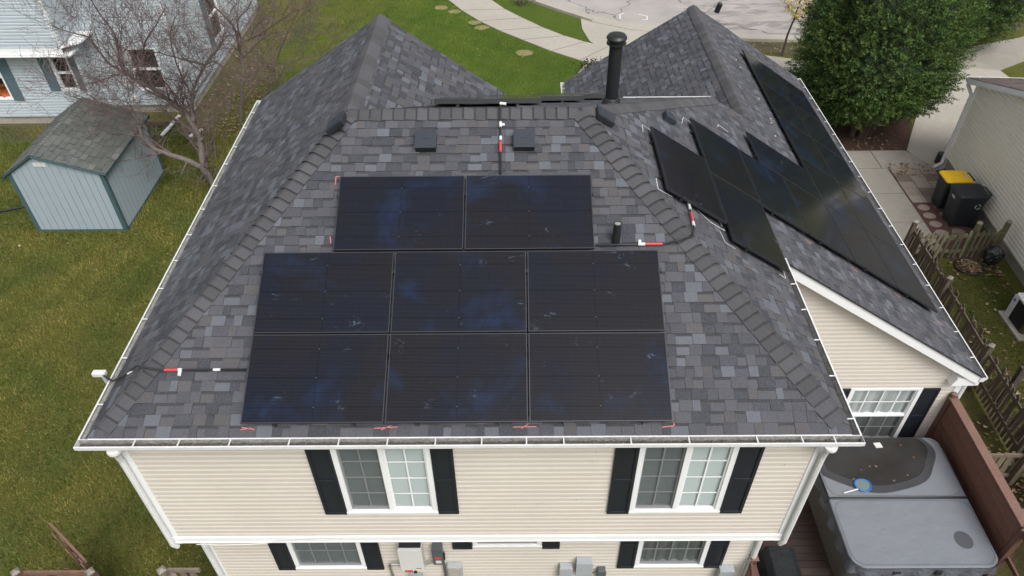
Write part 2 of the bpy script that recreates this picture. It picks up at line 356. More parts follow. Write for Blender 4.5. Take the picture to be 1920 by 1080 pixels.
# ------------------------------------------------------------------ sky and light
w = bpy.data.worlds.new('World'); SC.world = w; w.use_nodes = True; nt = w.node_tree
bg = nt.nodes['Background']; sky = nt.nodes.new('ShaderNodeTexSky'); sky.sky_type = 'NISHITA'; sky.sun_disc = False
SEL, SAZ = 54, 150
sky.sun_elevation = R(SEL); sky.sun_rotation = R(SAZ); sky.air_density = 1.0; sky.dust_density = 6; sky.ozone_density = 1
hs = nt.nodes.new('ShaderNodeHueSaturation'); hs.inputs['Saturation'].default_value = .28
nt.links.new(sky.outputs[0], hs.inputs['Color']); nt.links.new(hs.outputs[0], bg.inputs[0]); bg.inputs[1].default_value = .15
sd = bpy.data.lights.new('sun', 'SUN'); sd.energy = 1.25; sd.angle = R(30); sd.color = (1, .98, .96)
so = bpy.data.objects.new('sun', sd); COL.objects.link(so)
sdir = Vector((math.sin(R(SAZ))*math.cos(R(SEL)), math.cos(R(SAZ))*math.cos(R(SEL)), math.sin(R(SEL))))
so.rotation_euler = sdir.to_track_quat('Z', 'Y').to_euler(); so.location = sdir*40
SC.view_settings.view_transform = 'Standard'; SC.view_settings.look = 'None'; SC.view_settings.gamma = 1
SC.view_settings.exposure = 0.28

# ------------------------------------------------------------------ siding walls
def siding(name, mt, parent, o, ud, nd, poly, holes=(), step=.1, out=.012, off=0., gapc=None):
    """lapped horizontal siding: origin o, horizontal unit ud, outward nd; poly = (u,z) convex outline; holes = (u0,u1,z0,z1)"""
    o, ud, nd = Vector(o), Vector(ud), Vector(nd); b = MB()
    zs = [p[1] for p in poly]; z0, z1 = min(zs), max(zs)
    def span(z):
        xs = []
        for i in range(len(poly)):
            (a, za), (c, zc) = poly[i], poly[(i+1) % len(poly)]
            if (za <= z <= zc or zc <= z <= za) and za != zc: xs.append(a+(c-a)*(z-za)/(zc-za))
            elif za == zc and abs(z-za) < 1e-6: xs += [a, c]
        return (min(xs), max(xs)) if xs else None
    levels = []; z = z0
    cuts = sorted({h[2] for h in holes} | {h[3] for h in holes})
    while z < z1-1e-6:
        zt = min(z+step, z1); pts = sorted([z]+[c for c in list(cuts)+[z+step*.60, z+step*.93, z+step*.94] if z+1e-4 < c < zt-1e-4]+[zt])
        for a, c in zip(pts, pts[1:]): levels.append((z, step, a, c))
        z = zt
    for base, st, a, c in levels:
        s0, s1 = span(a+1e-5), span(c-1e-5)
        if not s0 or not s1: continue
        def pf(q):
            f = (q-base)/st
            return out if f < .6 else out*(1-(f-.6)/.33) if f < .9305 else -.004
        oa, oc = pf(a+1e-5), pf(c-1e-5)
        zm = (a+c)/2
        iv = [(max(0, 0), 1)]
        L0, R0, L1, R1 = s0[0], s0[1], s1[0], s1[1]
        hs_ = sorted([(h[0], h[1]) for h in holes if h[2] <= zm <= h[3]])
        segs = []; x = None; cur = (L0, L1)
        for h0, h1 in hs_:
            if h0 > max(cur): segs.append((cur[0], cur[1], h0, h0))
            cur = (h1, h1)
        segs.append((cur[0], cur[1], R0, R1))
        P = lambda u, zz, d: o+ud*u+Vector((0, 0, zz))+nd*(d+off)
        for l0, l1, r0, r1 in segs:
            if r0-l0 < .005 and r1-l1 < .005: continue
            b.face([P(l0, a, oa), P(r0, a, oa), P(r1, c, oc), P(l1, c, oc)])
            if abs(a-base) < 1e-6:
                b.face([P(l0, a, 0), P(r0, a, 0), P(r0, a, oa), P(l0, a, oa)])
    return b.build(name, mt, parent)

# ------------------------------------------------------------------ shingled roof planes
def clip(poly, edge_a, edge_b):
    out = []; ax, ay = edge_a; bx, by = edge_b
    def side(p): return (bx-ax)*(p[1]-ay)-(by-ay)*(p[0]-ax)
    for i in range(len(poly)):
        p, q = poly[i], poly[(i+1) % len(poly)]; sp, sq = side(p), side(q)
        if sp >= 0: out.append(p)
        if (sp > 0 and sq < 0) or (sp < 0 and sq > 0):
            t = sp/(sp-sq); out.append((p[0]+(q[0]-p[0])*t, p[1]+(q[1]-p[1])*t))
    return out
PAL = [((.078, .080, .091), 32), ((.034, .037, .047), 18), ((.122, .132, .155), 14), ((.084, .077, .079), 12), ((.058, .060, .071), 23)]
PALI = [c for c, n in PAL for _ in range(n)]
def shingles(name, parent, P0, xd, yd, nd, pieces, mt='shingle', pal=PALI, row=.1435, wmin=.09, wmax=.23, hb=.014, dark=True, seed=1, gap=.003):
    """P0 origin, xd along the eave, yd up the slope, nd normal; pieces = convex (x,s) polygons, counter-clockwise"""
    rd = random.Random(seed); b = MB(); P0, xd, yd, nd = map(Vector, (P0, xd, yd, nd))
    xs = [p[0] for q in pieces for p in q]; ss = [p[1] for q in pieces for p in q]
    r0 = math.floor(min(ss)/row); r1 = math.ceil(max(ss)/row)
    for r in range(r0, r1):
        x = min(xs)-rd.random()*.3; s0 = r*row; s1 = s0+row; hi = rd.random() < .5
        while x < max(xs):
            wd = rd.uniform(wmin, wmax); col = pal[rd.randrange(len(pal))]; k = rd.uniform(.88, 1.12); col = tuple(c*k for c in col)
            top = hb*(1. if hi else .55); jit = rd.uniform(-.002, .002)
            parts = [(s0, s1, col)]
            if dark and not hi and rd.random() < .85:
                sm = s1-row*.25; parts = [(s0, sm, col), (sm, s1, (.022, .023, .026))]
            for pc in pieces:
                for a, c, cc in parts:
                    q = [(x, a), (x+wd-gap, a), (x+wd-gap, c), (x, c)]
                    for i in range(len(pc)):
                        q = clip(q, pc[i], pc[(i+1) % len(pc)])
                        if len(q) < 3: break
                    if len(q) < 3: continue
                    H = lambda s: .002+(top+jit)*(1-.75*(s-s0)/row)
                    up = [P0+xd*u+yd*s+nd*H(s) for u, s in q]; lo = [P0+xd*u+yd*s-nd*.002 for u, s in q]
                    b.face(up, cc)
                    for i in range(len(q)):
                        j = (i+1) % len(q)
                        if abs(q[i][1]-q[j][1]) < 1e-6 and q[i][1] > s0+.01: continue
                        b.face([lo[i], lo[j], up[j], up[i]], tuple(z*.25 for z in cc))  # edges darkened to paint in the shadow line under each course
            hi = not hi if rd.random() < .8 else hi
            x += wd
    for pc in pieces:                                    # underlay sheet just below, seen in the slots
        b.face([P0+xd*u+yd*s-nd*.001 for u, s in pc], (.02, .02, .022))
    return b.build(name, mt, parent)
def caps(b, a, c, n1, n2, wid=.18, step=.165, lift=.034, col=(.072, .071, .077), rd=random):
    """ridge or hip caps from low end a to high end c, bent over planes with normals n1, n2"""
    a, c = Vector(a), Vector(c); d = (c-a); L = d.length; d.normalize(); n1, n2 = Vector(n1).normalized(), Vector(n2).normalized()
    s1 = n1.cross(d); s2 = n2.cross(d)
    if s1.dot(n2) > 0: s1 = -s1
    if s2.dot(n1) > 0: s2 = -s2
    up = (n1+n2).normalized(); n = max(1, int(L/step)); st = L/n
    for i in range(n):
        p0 = a+d*(st*i); p1 = a+d*(st*(i+1)+.03)
        k = rd.uniform(.75, 1.25); cc = tuple(x*k for x in col); w0 = wid*rd.uniform(.96, 1.04)
        def prof(p, h):
            return [p+s1*w0+n1*(h-.004), p+s1*w0*.5+n1*(h+.004), p+s1*w0*.14+up*(h+.006), p+s2*w0*.14+up*(h+.006), p+s2*w0*.5+n2*(h+.004), p+s2*w0+n2*(h-.004)]
        A = prof(p0, lift), prof(p1, lift*.35); B0 = prof(p0, .004)
        T_ = (st-.030)/(st+.03); Mi = [q0.lerp(q1, T_)+up*.001 for q0, q1 in zip(*A)]; dk = tuple(x*.42 for x in cc)  # dk: shadow at the next cap's butt, painted as a darker band
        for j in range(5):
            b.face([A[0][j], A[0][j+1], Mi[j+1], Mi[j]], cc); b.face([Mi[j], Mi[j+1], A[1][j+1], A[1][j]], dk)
            b.face([B0[j], B0[j+1], A[0][j+1], A[0][j]], (.010, .010, .012))  # near-black butt face, edge shadow put into the colour
        b.face([B0[0], A[0][0], A[1][0]], cc); b.face([B0[5], A[0][5], A[1][5]], cc)

# ------------------------------------------------------------------ main house geometry
EZ = 5.6; XL, XR = -4.7912, 4.4693; DR = 4.3061; MF = .4697; ML = .7244; MS = .6541
RZ = EZ+MF*DR; XRL = XL+MF*DR/ML; XRR = XR-MF*DR/MS          # ridge ends
BEAVE = 8.45; MBK = (RZ-EZ)/(BEAVE-DR)
XE, XW = 8.7075, 5.3076; WZ = EZ-(XE-XR)*MS; WRZ = EZ-(XW-XR)*MS
YWN, YWF = 3.31, 14.72
MRL = .64; XWL = 1.88; WLZ = WRZ-(XW-XWL)*MRL
MLW = .70
house = thing('house', (0, 4, 0), 'cream sided two storey house with dark shingled hip roof carrying solar panels, in the centre', 'house')
def plane_axes(nrm, ydir):
    n = Vector(nrm).normalized(); y = Vector(ydir).normalized(); x = y.cross(n); return x, y, n
AF = plane_axes((0, -MF, 1), (0, 1, MF)); AL = plane_axes((-ML, 0, 1), (1, 0, ML)); AR = plane_axes((MS, 0, 1), (-1, 0, MS))
AB = plane_axes((0, MBK, 1), (0, -1, MBK)); ALW = plane_axes((MLW, 0, 1), (-1, 0, MLW)); ARL = plane_axes((-MRL, 0, 1), (1, 0, MRL))
def to2(P0, ax, pts):
    q = [((Vector(p)-Vector(P0)).dot(ax[0]), (Vector(p)-Vector(P0)).dot(ax[1])) for p in pts]
    A = sum(q[i][0]*q[(i+1) % len(q)][1]-q[(i+1) % len(q)][0]*q[i][1] for i in range(len(q)))
    return q if A > 0 else q[::-1]
def zR(x): return EZ-(x-XR)*MS
roofs = [
 ('F', (0, 0, EZ), AF, [[(XL, 0, EZ), (XR, 0, EZ), (XRR, DR, RZ), (XRL, DR, RZ)]]),
 ('L', (XL, 0, EZ), AL, [[(XL, 0, EZ), (XRL, DR, RZ), (XRL, 7.82, RZ), (XL, 8.58, EZ)]]),
 ('R', (XR, 0, EZ), AR, [[(XR, 0, EZ), (XR, BEAVE, EZ), (XRR, DR, RZ)],
                        [(XR, YWN, EZ), (XW, YWN, WRZ), (XW, 8.55, WRZ), (XR, BEAVE, EZ)],
                        [(XW, YWN, WRZ), (XE, YWN, WZ), (XE, 14.93, WZ), (XW, YWF, WRZ)]]),
 ('B', (0, BEAVE, EZ), AB, [[(XRR, DR, RZ), (XR, BEAVE, EZ), (.46, BEAVE, EZ), (.46, 7.82, RZ-MBK*(7.82-DR)), (XRL, DR, RZ)]]),
 ('W', (XRL+(RZ-EZ)/MLW, 0, EZ), ALW, [[(XRL, DR, RZ), (.46, 7.82, RZ-(.46-XRL)*MLW), (XRL, 7.82, RZ)], [(.46, 7.82, RZ-(.46-XRL)*MLW), (.46, 8.3, RZ-(.46-XRL)*MLW), (.46, 7.83, RZ-(.46-XRL)*MLW)]]),
 ('Q', (XWL, 0, WLZ), ARL, [[(XWL, 8.3, WLZ), (XW, 8.3, WRZ), (XW, YWF, WRZ), (XWL, YWF, WLZ)]]),
]
roof_parts = {}
main_roof = None
for k, (nm, P0, ax, pcs) in enumerate(roofs):
    if nm == 'W': pcs = pcs[:1]
    q = [to2(P0, ax, pc) for pc in pcs]
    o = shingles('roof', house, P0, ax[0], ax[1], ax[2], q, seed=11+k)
    roof_parts[nm] = o
    if main_roof is None: main_roof = o
nF, nL, nR_, nB, nW, nQ = AF[2], AL[2], AR[2], AB[2], ALW[2], ARL[2]
for (a, c, n1, n2, pr) in [((XL+.13, .13*MF*0+.117, EZ+.055), (XRL, DR, RZ), nF, nL, 'F'), ((XR-.10, .139, EZ+.065), (XRR, DR, RZ), nF, nR_, 'F'),
                       ((XRL, DR, RZ), (XRR, DR, RZ), nF, nB, 'F'), ((XRL, 7.82, RZ), (XRL, DR, RZ), nL, nW, 'L'),
                       ((XR, BEAVE-.02, EZ), (XRR, DR, RZ), nR_, nB, 'R'), ((XW, YWF, WRZ), (XW, 8.6, WRZ), nR_, nQ, 'R')]:
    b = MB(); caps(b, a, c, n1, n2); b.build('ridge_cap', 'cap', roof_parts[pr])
# eaves: soffit slab and fascia
b = MB(); b.prism([(XL, 0, EZ-.02), (XR, 0, EZ-.02), (XR, .4, EZ-.02), (XL, .4, EZ-.02)], (0, 0, -.015)); b.build('soffit', 'white', house)
b = MB(); b.prism([(XL, .4, EZ-.02), (XL+.4, .4, EZ-.02), (XL+.4, 8.5, EZ-.02), (XL, 8.5, EZ-.02)], (0, 0, -.015)); b.build('soffit', 'white', house)
b = MB(); b.prism([(XR-.4, .4, EZ-.02), (XR, .4, EZ-.02), (XR, YWN, EZ-.02), (XR-.4, YWN, EZ-.02)], (0, 0, -.015)); b.build('soffit', 'white', house)
b = MB(); b.prism([(.5, BEAVE-.35, EZ-.02), (XR, BEAVE-.35, EZ-.02), (XR, BEAVE, EZ-.02), (.5, BEAVE, EZ-.02)], (0, 0, -.015)); b.build('soffit', 'white', house)

def gutter(parent, p0, p1, out, hang=None, debris=True, name='gutter', endcap=True):
    """open K-style gutter from p0 to p1 (top back edge), out = outward horizontal unit"""
    p0, p1, out = Vector(p0), Vector(p1), Vector(out); Z = Vector((0, 0, 1)); d = (p1-p0)
    prof_o = [(0, -.002), (0, -.115), (.082, -.115), (.100, -.07), (.124, -.05), (.124, 0)]
    prof_i = [(.104, 0), (.104, -.010), (.116, -.012), (.116, -.044), (.094, -.066), (.078, -.108), (.006, -.108), (.006, -.002)]
    ring = prof_o+prof_i; b = MB(); n = len(ring)
    A = [p0+out*a+Z*z for a, z in ring]; B = [q+d for q in A]
    for i in range(n):
        j = (i+1) % n; inner = 8 <= i <= 12
        b.face([A[i], A[j], B[j], B[i]], None, 1 if inner else 0)
    if endcap:
        for P in (p0, p1):
            dd = d.normalized()*.004*(1 if P is p1 else -1)
            b.prism([P+out*a+Z*z for a, z in prof_o], dd)
    g = b.build(name, ['white2', 'gutin'], parent)
    L = d.length; dn = d.normalized()
    if hang is None: hang = [x for x in np.arange(.35, L-.1, .62)]
    for t in hang:
        hb = MB(); q = p0+dn*t
        hb.bar(q+out*.004-Z*.012, q+out*.112-Z*.006, .016, .010); hb.build('gutter_hanger', 'white2', g)
    if debris:
        db = MB(); m = int(L/.06)
        rr = random.Random(int(L*100))
        for i in range(m):
            z0 = -.09+rr.random()*.03; z1_ = -.09+rr.random()*.03
            a0, a1 = p0+d*(i/m), p0+d*((i+1)/m)
            db.face([a0+out*.008+Z*z0, a0+out*.08+Z*(z0-.012), a1+out*.08+Z*(z1_-.012), a1+out*.008+Z*z1_])
        db.build('gutter_debris', 'debris', g)
    return g
g_front = gutter(house, (XL-.12, 0, EZ-.022), (XR+.12, 0, EZ-.022), (0, -1, 0), hang=[x-XL+.12 for x in (-4.21, -3.67, -3.05, -2.33, -1.73, -1.14, -.56, 0, .54, .99, 1.80, 2.50, 3.32, 3.86, 4.25)])
g_left = gutter(house, (XL, 8.55, EZ-.022), (XL, .005, EZ-.022), (-1, 0, 0), hang=[.5, 1.1, 1.8, 2.4, 3.1, 3.8, 4.5, 5.15, 5.8, 6.45, 7.2, 8.0], debris=False)
g_right = gutter(house, (XR, .005, EZ-.022), (XR, YWN+.03, EZ-.022), (1, 0, 0), hang=[.25, .95, 1.6, 2.2, 2.75, 3.1])
g_wing = gutter(house, (XE, YWN-.01, WZ-.022), (XE, 14.9, WZ-.022), (1, 0, 0), hang=[x for x in np.arange(.5, 11.4, .66)])
g_wleft = gutter(house, (XWL, YWF, WLZ-.022), (XWL, 8.6, WLZ-.022), (-1, 0, 0), debris=False)
g_back = gutter(house, (XR, BEAVE, EZ-.022), (.5, BEAVE, EZ-.022), (0, 1, 0), debris=False)
# rake trim
b = MB()
for (a, c, nd, h) in [((XR+.03, YWN, zR(XR+.03)-.012), (XE+.02, YWN, zR(XE+.02)-.012), (0, -1, 0), .20),
                      ((XE, 14.93, WZ-.012), (XW, YWF, WRZ-.012), (0, 1, 0), .18), ((XWL, YWF, WLZ-.012), (XW, YWF, WRZ-.012), (0, 1, 0), .18),
                      ((XL, 8.58, EZ-.012), (XRL, 7.82, RZ-.012), (0, 1, 0), .18), ((XRL, 7.82, RZ-.012), (.5, 7.82, RZ-.012-MLW*(.5-XRL)), (0, 1, 0), .18)]:
    a, c = Vector(a), Vector(c); nd = Vector(nd)
    b = MB(); b.prism([a, c, c-Vector((0, 0, h)), a-Vector((0, 0, h))], -nd*.03); b.build('rake_board', 'white', house)
b = MB()                                                                # thin drip edge between shingles and rake board
a, c = Vector((XR+.12, YWN-.012, zR(XR+.12)-.002)), Vector((XE+.02, YWN-.012, zR(XE+.02)-.002))
b.bar(a, c, .024, .012); b.build('drip_edge', 'flue', house)
b = MB()                                                                # rake soffit and eave return box
a, c = Vector((XR, YWN+.03, zR(XR)-.19)), Vector((XE, YWN+.03, zR(XE)-.19))
b.prism([a, c, c+Vector((0, .2, 0)), a+Vector((0, .2, 0))], (0, 0, .012))
b.build('rake_soffit', 'white', house)
b = MB()
b.prism([(XE-.36, YWN+.03, WZ-.10), (XE+.06, YWN+.03, WZ-.10), (XE+.06, YWN+.03, WZ-.28), (XE-.42, YWN+.03, WZ-.30)], (0, .22, 0))
b.build('eave_return', 'white', house, bevel=.008)

# walls
UY, LY = .17, .68; WX0, WX1 = -4.62, 4.30; BZ = 2.92
winA = (-1.93, -.70, 3.67, 5.24); winB = (2.0, 3.22, 3.65, 5.24)
winC = (-3.28, -2.13, 1.11, 2.55); winD = (-.28, .79, 1.80, 2.6); winE = (2.39, 3.50, 1.11, 2.55)
winG = (6.64, 7.93, .67, 2.29)
siding('wall', 'cream', house, (WX0, UY, 0), (1, 0, 0), (0, -1, 0), [(0, BZ), (WX1-WX0, BZ), (WX1-WX0, EZ-.03), (0, EZ-.03)], [(w_[0]-WX0, w_[1]-WX0, w_[2], w_[3]) for w_ in (winA, winB)])
siding('wall', 'cream', house, (WX0, LY, 0), (1, 0, 0), (0, -1, 0), [(0, .3), (WX1-WX0, .3), (WX1-WX0, BZ-.1), (0, BZ-.1)], [(w_[0]-WX0, w_[1]-WX0, w_[2], w_[3]) for w_ in (winC, winD, winE)])
WY = 3.52; GX1 = 8.62
siding('wall', 'cream', house, (WX1, WY, 0), (1, 0, 0), (0, -1, 0), [(0, .3), (GX1-WX1, .3), (GX1-WX1, zR(GX1)-.15), (0, zR(WX1)-.15)], [(winG[0]-WX1, winG[1]-WX1, winG[2], winG[3])], step=.1)
siding('wall', 'cream', house, (WX0, 7.62, 0), (0, -1, 0), (-1, 0, 0), [(0, .3), (7.62-LY, .3), (7.62-LY, BZ), (7.62-UY, BZ+.001), (7.62-UY, EZ-.03), (0, EZ-.03)])
siding('wall', 'cream', house, (WX1, UY, 0), (0, 1, 0), (1, 0, 0), [(0, BZ), (WY-UY, BZ), (WY-UY, EZ-.03), (0, EZ-.03)])
siding('wall', 'cream', house, (WX1, LY, 0), (0, 1, 0), (1, 0, 0), [(0, .3), (WY-LY, .3), (WY-LY, BZ), (0, BZ)])
siding('wall', 'cream', house, (GX1, WY, 0), (0, 1, 0), (1, 0, 0), [(0, .3), (14.5-WY, .3), (14.5-WY, WZ-.05), (0, WZ-.05)])
siding('wall', 'cream', house, (GX1, 14.5, 0), (-1, 0, 0), (0, 1, 0), [(0, .3), (GX1-2.05, .3), (GX1-2.05, WLZ-.05), (GX1-XW, WRZ-.1), (0, WZ-.1)])
siding('wall', 'cream', house, (2.05, 14.5, 0), (0, -1, 0), (-1, 0, 0), [(0, .3), (6.3, .3), (6.3, WLZ-.05), (0, WLZ-.05)])
siding('wall', 'cream', house, (WX1, 8.2, 0), (-1, 0, 0), (0, 1, 0), [(0, 2.8), (WX1-.4, 2.8), (WX1-.4, EZ-.03), (0, EZ-.03)])
siding('wall', 'cream', house, (.40, 7.6, 0), (-1, 0, 0), (0, 1, 0), [(0, .3), (5.02, .3), (5.02, EZ-.05), (2.40, RZ-.2), (0, EZ+.15)])
siding('wall', 'cream', house, (.42, 7.6, 0), (0, 1, 0), (-1, 0, 0), [(0, .3), (.6, .3), (.6, EZ-.1), (0, EZ-.1)])
siding('wall', 'cream', house, (2.05, 8.2, 0), (-1, 0, 0), (0, 1, 0), [(0, .3), (1.63, .3), (1.63, 2.8), (0, 2.8)])
b = MB()
b.box(WX0+.02, WX1-.02, LY+.02, 7.58, 0, .31); b.box(2.07, GX1-.02, WY+.02, 14.48, 0, .32); b.build('foundation', 'found', house)
b = MB(); b.box(WX0+.01, WX1-.01, UY+.01, LY+.1, BZ-.02, BZ-.003); b.build('overhang_soffit', 'white', house)
b = MB(); b.box(WX0-.02, WX1+.02, UY-.035, UY-.001, BZ-.005, BZ+.105); b.box(WX0-.02, WX1+.02, UY-.045, UY-.001, BZ-.03, BZ-.006)
b.build('band_board', 'white', house, bevel=.004)
for (x, y, z0, z1, sx, sy) in [(WX0, UY, BZ-.08, EZ-.04, -1, -1), (WX1, UY, BZ-.08, EZ-.04, 1, -1), (WX0, LY, .3, BZ-.02, -1, -1), (WX1, LY, .3, BZ-.02, 1, -1), (GX1, WY, .3, zR(GX1)-.16, 1, -1)]:
    b = MB(); t = .022; wd = .095
    b.box(min(x+sx*t, x-sx*wd), max(x+sx*t, x-sx*wd), y-t if sy < 0 else y, y if sy < 0 else y+t, z0, z1)
    b.box(min(x, x+sx*(t-.001)), max(x, x+sx*(t-.001)), y+.001, y+wd, z0, z1)
    b.build('corner_board', 'white', house, bevel=.004)
b = MB(); rs_ = random.Random(6)
for k in range(26):
    zc = rs_.choice(range(1, 23)); z = BZ+zc*.1+.1; x = rs_.uniform(WX0+.2, WX1-.2)
    if any(w_[0]-.4 < x < w_[1]+.4 for w_ in (winA, winB)) or z > 5.3: continue
    b.box(x, x+.004, UY-.0155, UY-.0122, z+.002, z+.058)
b.build('lap_seam', 'found', house)
# downspouts
def spout(pts, w=.085, parent=house, mt='white2', name='downspout'):
    b = MB(); b.tube(pts, w*.56, 8); return b.build(name, mt, parent, smooth=False)
spout([(XL+.30, -.06, EZ-.13), (XL+.30, -.06, EZ-.22), (WX0+.01, .06, EZ-.42), (WX0-.005, .10, EZ-.6), (WX0-.005, .10, BZ-.02), (WX0+.02, .13, BZ-.12)], w=.07)
spout([(XR-.24, -.06, EZ-.13), (XR-.24, -.06, EZ-.22), (WX1-.01, .06, EZ-.42), (WX1+.005, .10, EZ-.6), (WX1+.005, .10, BZ-.02), (WX1-.02, .13, BZ-.12)], w=.07)
spout([(WX0+.03, LY-.07, BZ-.1), (WX0+.03, LY-.07, .2)])
s_ = spout([(WX1-.03, LY-.07, BZ-.1), (WX1-.03, LY-.07, .2)])
b = MB(); b.box(WX1-.09, WX1+.03, LY-.13, LY-.01, 1.35, 1.38); b.build('strap', 'alu', s_)
spout([(XE+.05, YWN+.1, WZ-.14), (XE+.05, YWN+.1, WZ-.22), (GX1+.07, WY+.0, WZ-.42), (GX1+.07, WY+.0, .2)])
b = MB()
for x in (XL+.30, XR-.24): b.lathe((x, -.062, EZ-.20), [(.06, 0), (.085, .02), (.085, .06)], 16)
b.build('gutter_outlet', 'white2', house)

# windows
def window(parent, w_, y, halves='side', rows=4, cols=2, screen=(0,), blinds=True, depth=.12, dark=(.02,)):
    x0, x1, z0, z1 = w_; F = .055
    b = MB(); yf = y-.030; yb = y+depth
    b.box(x0-.02, x0+F, yf, yb, z0, z1); b.box(x1-F, x1+.02, yf, yb, z0, z1)
    b.box(x0+F, x1-F, yf, yb, z1-F, z1); b.box(x0+F, x1-F, yf, yb, z0, z0+F)
    b.box(x0-.03, x1+.03, yf-.012, yf-.0005, z0-.012, z0+.03)
    subs = []
    if halves == 'side':
        xm = (x0+x1)/2; b.box(xm-.035, xm+.035, yf+.004, yb, z0+F, z1-F)
        subs = [(x0+F, xm-.035, z0+F, z1-F), (xm+.035, x1-F, z0+F, z1-F)]
    elif halves == 'stack':
        zm = (z0+z1)/2; b.box(x0+F, x1-F, yf+.008, yb, zm-.022, zm+.022)
        subs = [(x0+F, x1-F, z0+F, zm-.022), (x0+F, x1-F, zm+.022, z1-F)]
    else: subs = [(x0+F, x1-F, z0+F, z1-F)]
    wf = b.build('window', 'white', parent, bevel=.004)
    for i, (a, c, d, e) in enumerate(subs):
        yg = y+.015 if i else y+.03
        p = MB(); p.face([(a, yg, d), (c, yg, d), (c, yg, e), (a, yg, e)]); p.build('pane', 'glass', wf)
        mu = MB()
        for k in range(1, cols): xx = a+(c-a)*k/cols; mu.box(xx-.011, xx+.011, yg-.008, yg-.002, d, e)
        for k in range(1, rows): zz = d+(e-d)*k/rows; mu.box(a, c, yg-.009, yg-.003, zz-.011, zz+.011)
        mu.box(a, a+.02, yg-.02, yg+.01, d, e); mu.box(c-.02, c, yg-.02, yg+.01, d, e); mu.box(a+.02, c-.02, yg-.02, yg+.01, d, d+.025)
        mu.build('muntin', 'white', wf)
        if i in screen:
            s = MB(); s.face([(a, yg-.035, d), (c, yg-.035, d), (c, yg-.035, e), (a, yg-.035, e)]); s.build('insect_screen', 'screen', wf)
        bl = MB()
        if blinds == 'curtain':
            n = 26; xs = [a+(c-a)*k/n for k in range(n+1)]
            for k in range(n):
                o0, o1 = .02*math.sin(k*1.3), .02*math.sin((k+1)*1.3)
                bl.face([(xs[k], yg+.04+o0, d), (xs[k+1], yg+.04+o1, d), (xs[k+1], yg+.04+o1, e), (xs[k], yg+.04+o0, e)])
            bl.build('curtain', 'curtain', wf)
        elif blinds:
            zz = d+.05
            while zz < e-.002:
                zt = min(zz+.028, e)
                bl.face([(a+.012, yg+.012, zz), (c-.012, yg+.012, zz), (c-.012, yg+.028, zt), (a+.012, yg+.028, zt)])
                bl.face([(a+.012, yg+.028, zt), (c-.012, yg+.028, zt), (c-.012, yg+.012, zt+.001), (a+.012, yg+.012, zt+.001)]); zz = zt+.001
            bl.build('blind', 'blind', wf)
    r = MB(); r.face([(x0, yb+.2, z0), (x1, yb+.2, z0), (x1, yb+.2, z1), (x0, yb+.2, z1)])
    for q in ([(x0, y, z0), (x1, y, z0), (x1, yb+.2, z0), (x0, yb+.2, z0)], [(x0, y, z1), (x1, y, z1), (x1, yb+.2, z1), (x0, yb+.2, z1)],
              [(x0, y, z0), (x0, y, z1), (x0, yb+.2, z1), (x0, yb+.2, z0)], [(x1, y, z0), (x1, y, z1), (x1, yb+.2, z1), (x1, yb+.2, z0)]): r.face(q)
    r.build('reveal', 'dark', wf)
    return wf
def shutter(parent, x0, x1, z0, z1, y, mt='shutter', rails=1):
    b = MB(); b.box(x0, x1, y-.030, y-.0145, z0, z1)
    f = .045
    b.box(x0, x0+f, y-.046, y-.0305, z0, z1); b.box(x1-f, x1, y-.046, y-.0305, z0, z1)
    b.box(x0+f, x1-f, y-.046, y-.0305, z0, z0+f*1.3); b.box(x0+f, x1-f, y-.046, y-.0305, z1-f*1.3, z1)
    if rails: zm = (z0+z1)/2; b.box(x0+f, x1-f, y-.046, y-.0305, zm-.035, zm+.035)
    return b.build('shutter', mt, parent, bevel=.003)
window(house, winA, UY); window(house, winB, UY)
window(house, winC, LY, None, 3, 4, screen=(0,)); window(house, winD, LY, None, 2, 4, screen=(0,)); window(house, winE, LY, None, 3, 4, screen=(0,), blinds='curtain')
window(house, winG, WY, 'stack', 2, 4, screen=(0,), blinds='curtain')
for (a, c, z0, z1, y) in [(-2.26, -1.955, 3.65, 5.26, UY), (-.675, -.39, 3.65, 5.26, UY), (1.67, 1.975, 3.63, 5.26, UY), (3.245, 3.55, 3.63, 5.26, UY),
                          (-3.59, -3.305, 1.08, 2.58, LY), (-2.105, -1.82, 1.08, 2.58, LY), (-.63, -.31, 1.74, 2.6, LY), (.82, 1.10, 1.74, 2.6, LY),
                          (2.08, 2.36, 1.09, 2.58, LY), (3.53, 3.82, 1.09, 2.58, LY), (6.30, 6.61, .66, 2.29, WY), (7.96, 8.27, .66, 2.29, WY)]:
    shutter(house, a, c, z0, z1, y)

# roof vents, flue, pipe
def onF(x, y, h=0): return Vector((x, y, EZ+MF*y))+nF*h
def onR(x, y, h=0): return Vector((x, y, zR(x)))+nR_*h
def onL(x, y, h=0): return Vector((x, y, EZ+ML*(x-XL)))+nL*h
def onB(x, y, h=0): return Vector((x, y, RZ-MBK*(y-DR)))+nB*h
def box_vent(c, ax, w=.30, l=.30, h=.13):
    x, y, n = ax; c = Vector(c); b = MB()
    b.obox(c-x*w*.48-y*l*.48+n*.03, x*w*.96, y*l*.94, n*(h-.045)); b.obox(c-x*w*.40-y*l*.40+n*.006, x*w*.8, y*l*.8, n*.02)                        # skirt and throat, shade of the vent front put in as black
    bb = MB(); bb.obox(c-x*w/2-y*l/2+n*(h-.012), x*w, y*l, n*.026); bb.obox(c-x*w*.38-y*l*.38+n*(h+.0145), x*w*.76, y*l*.76, n*.004)
    o = bb.build('roof_vent', 'vent', house, bevel=.016)
    b.build('throat', 'black', o)
    q = MB(); q.obox(c-x*w*.16-y*.006+n*(h+.0196), x*w*.32, y*.012, n*.002); q.build('embossed_mark', 'black', o)
    return o
box_vent(onF(-.835, 3.78), AF); box_vent(onF(.555, 3.78), AF)
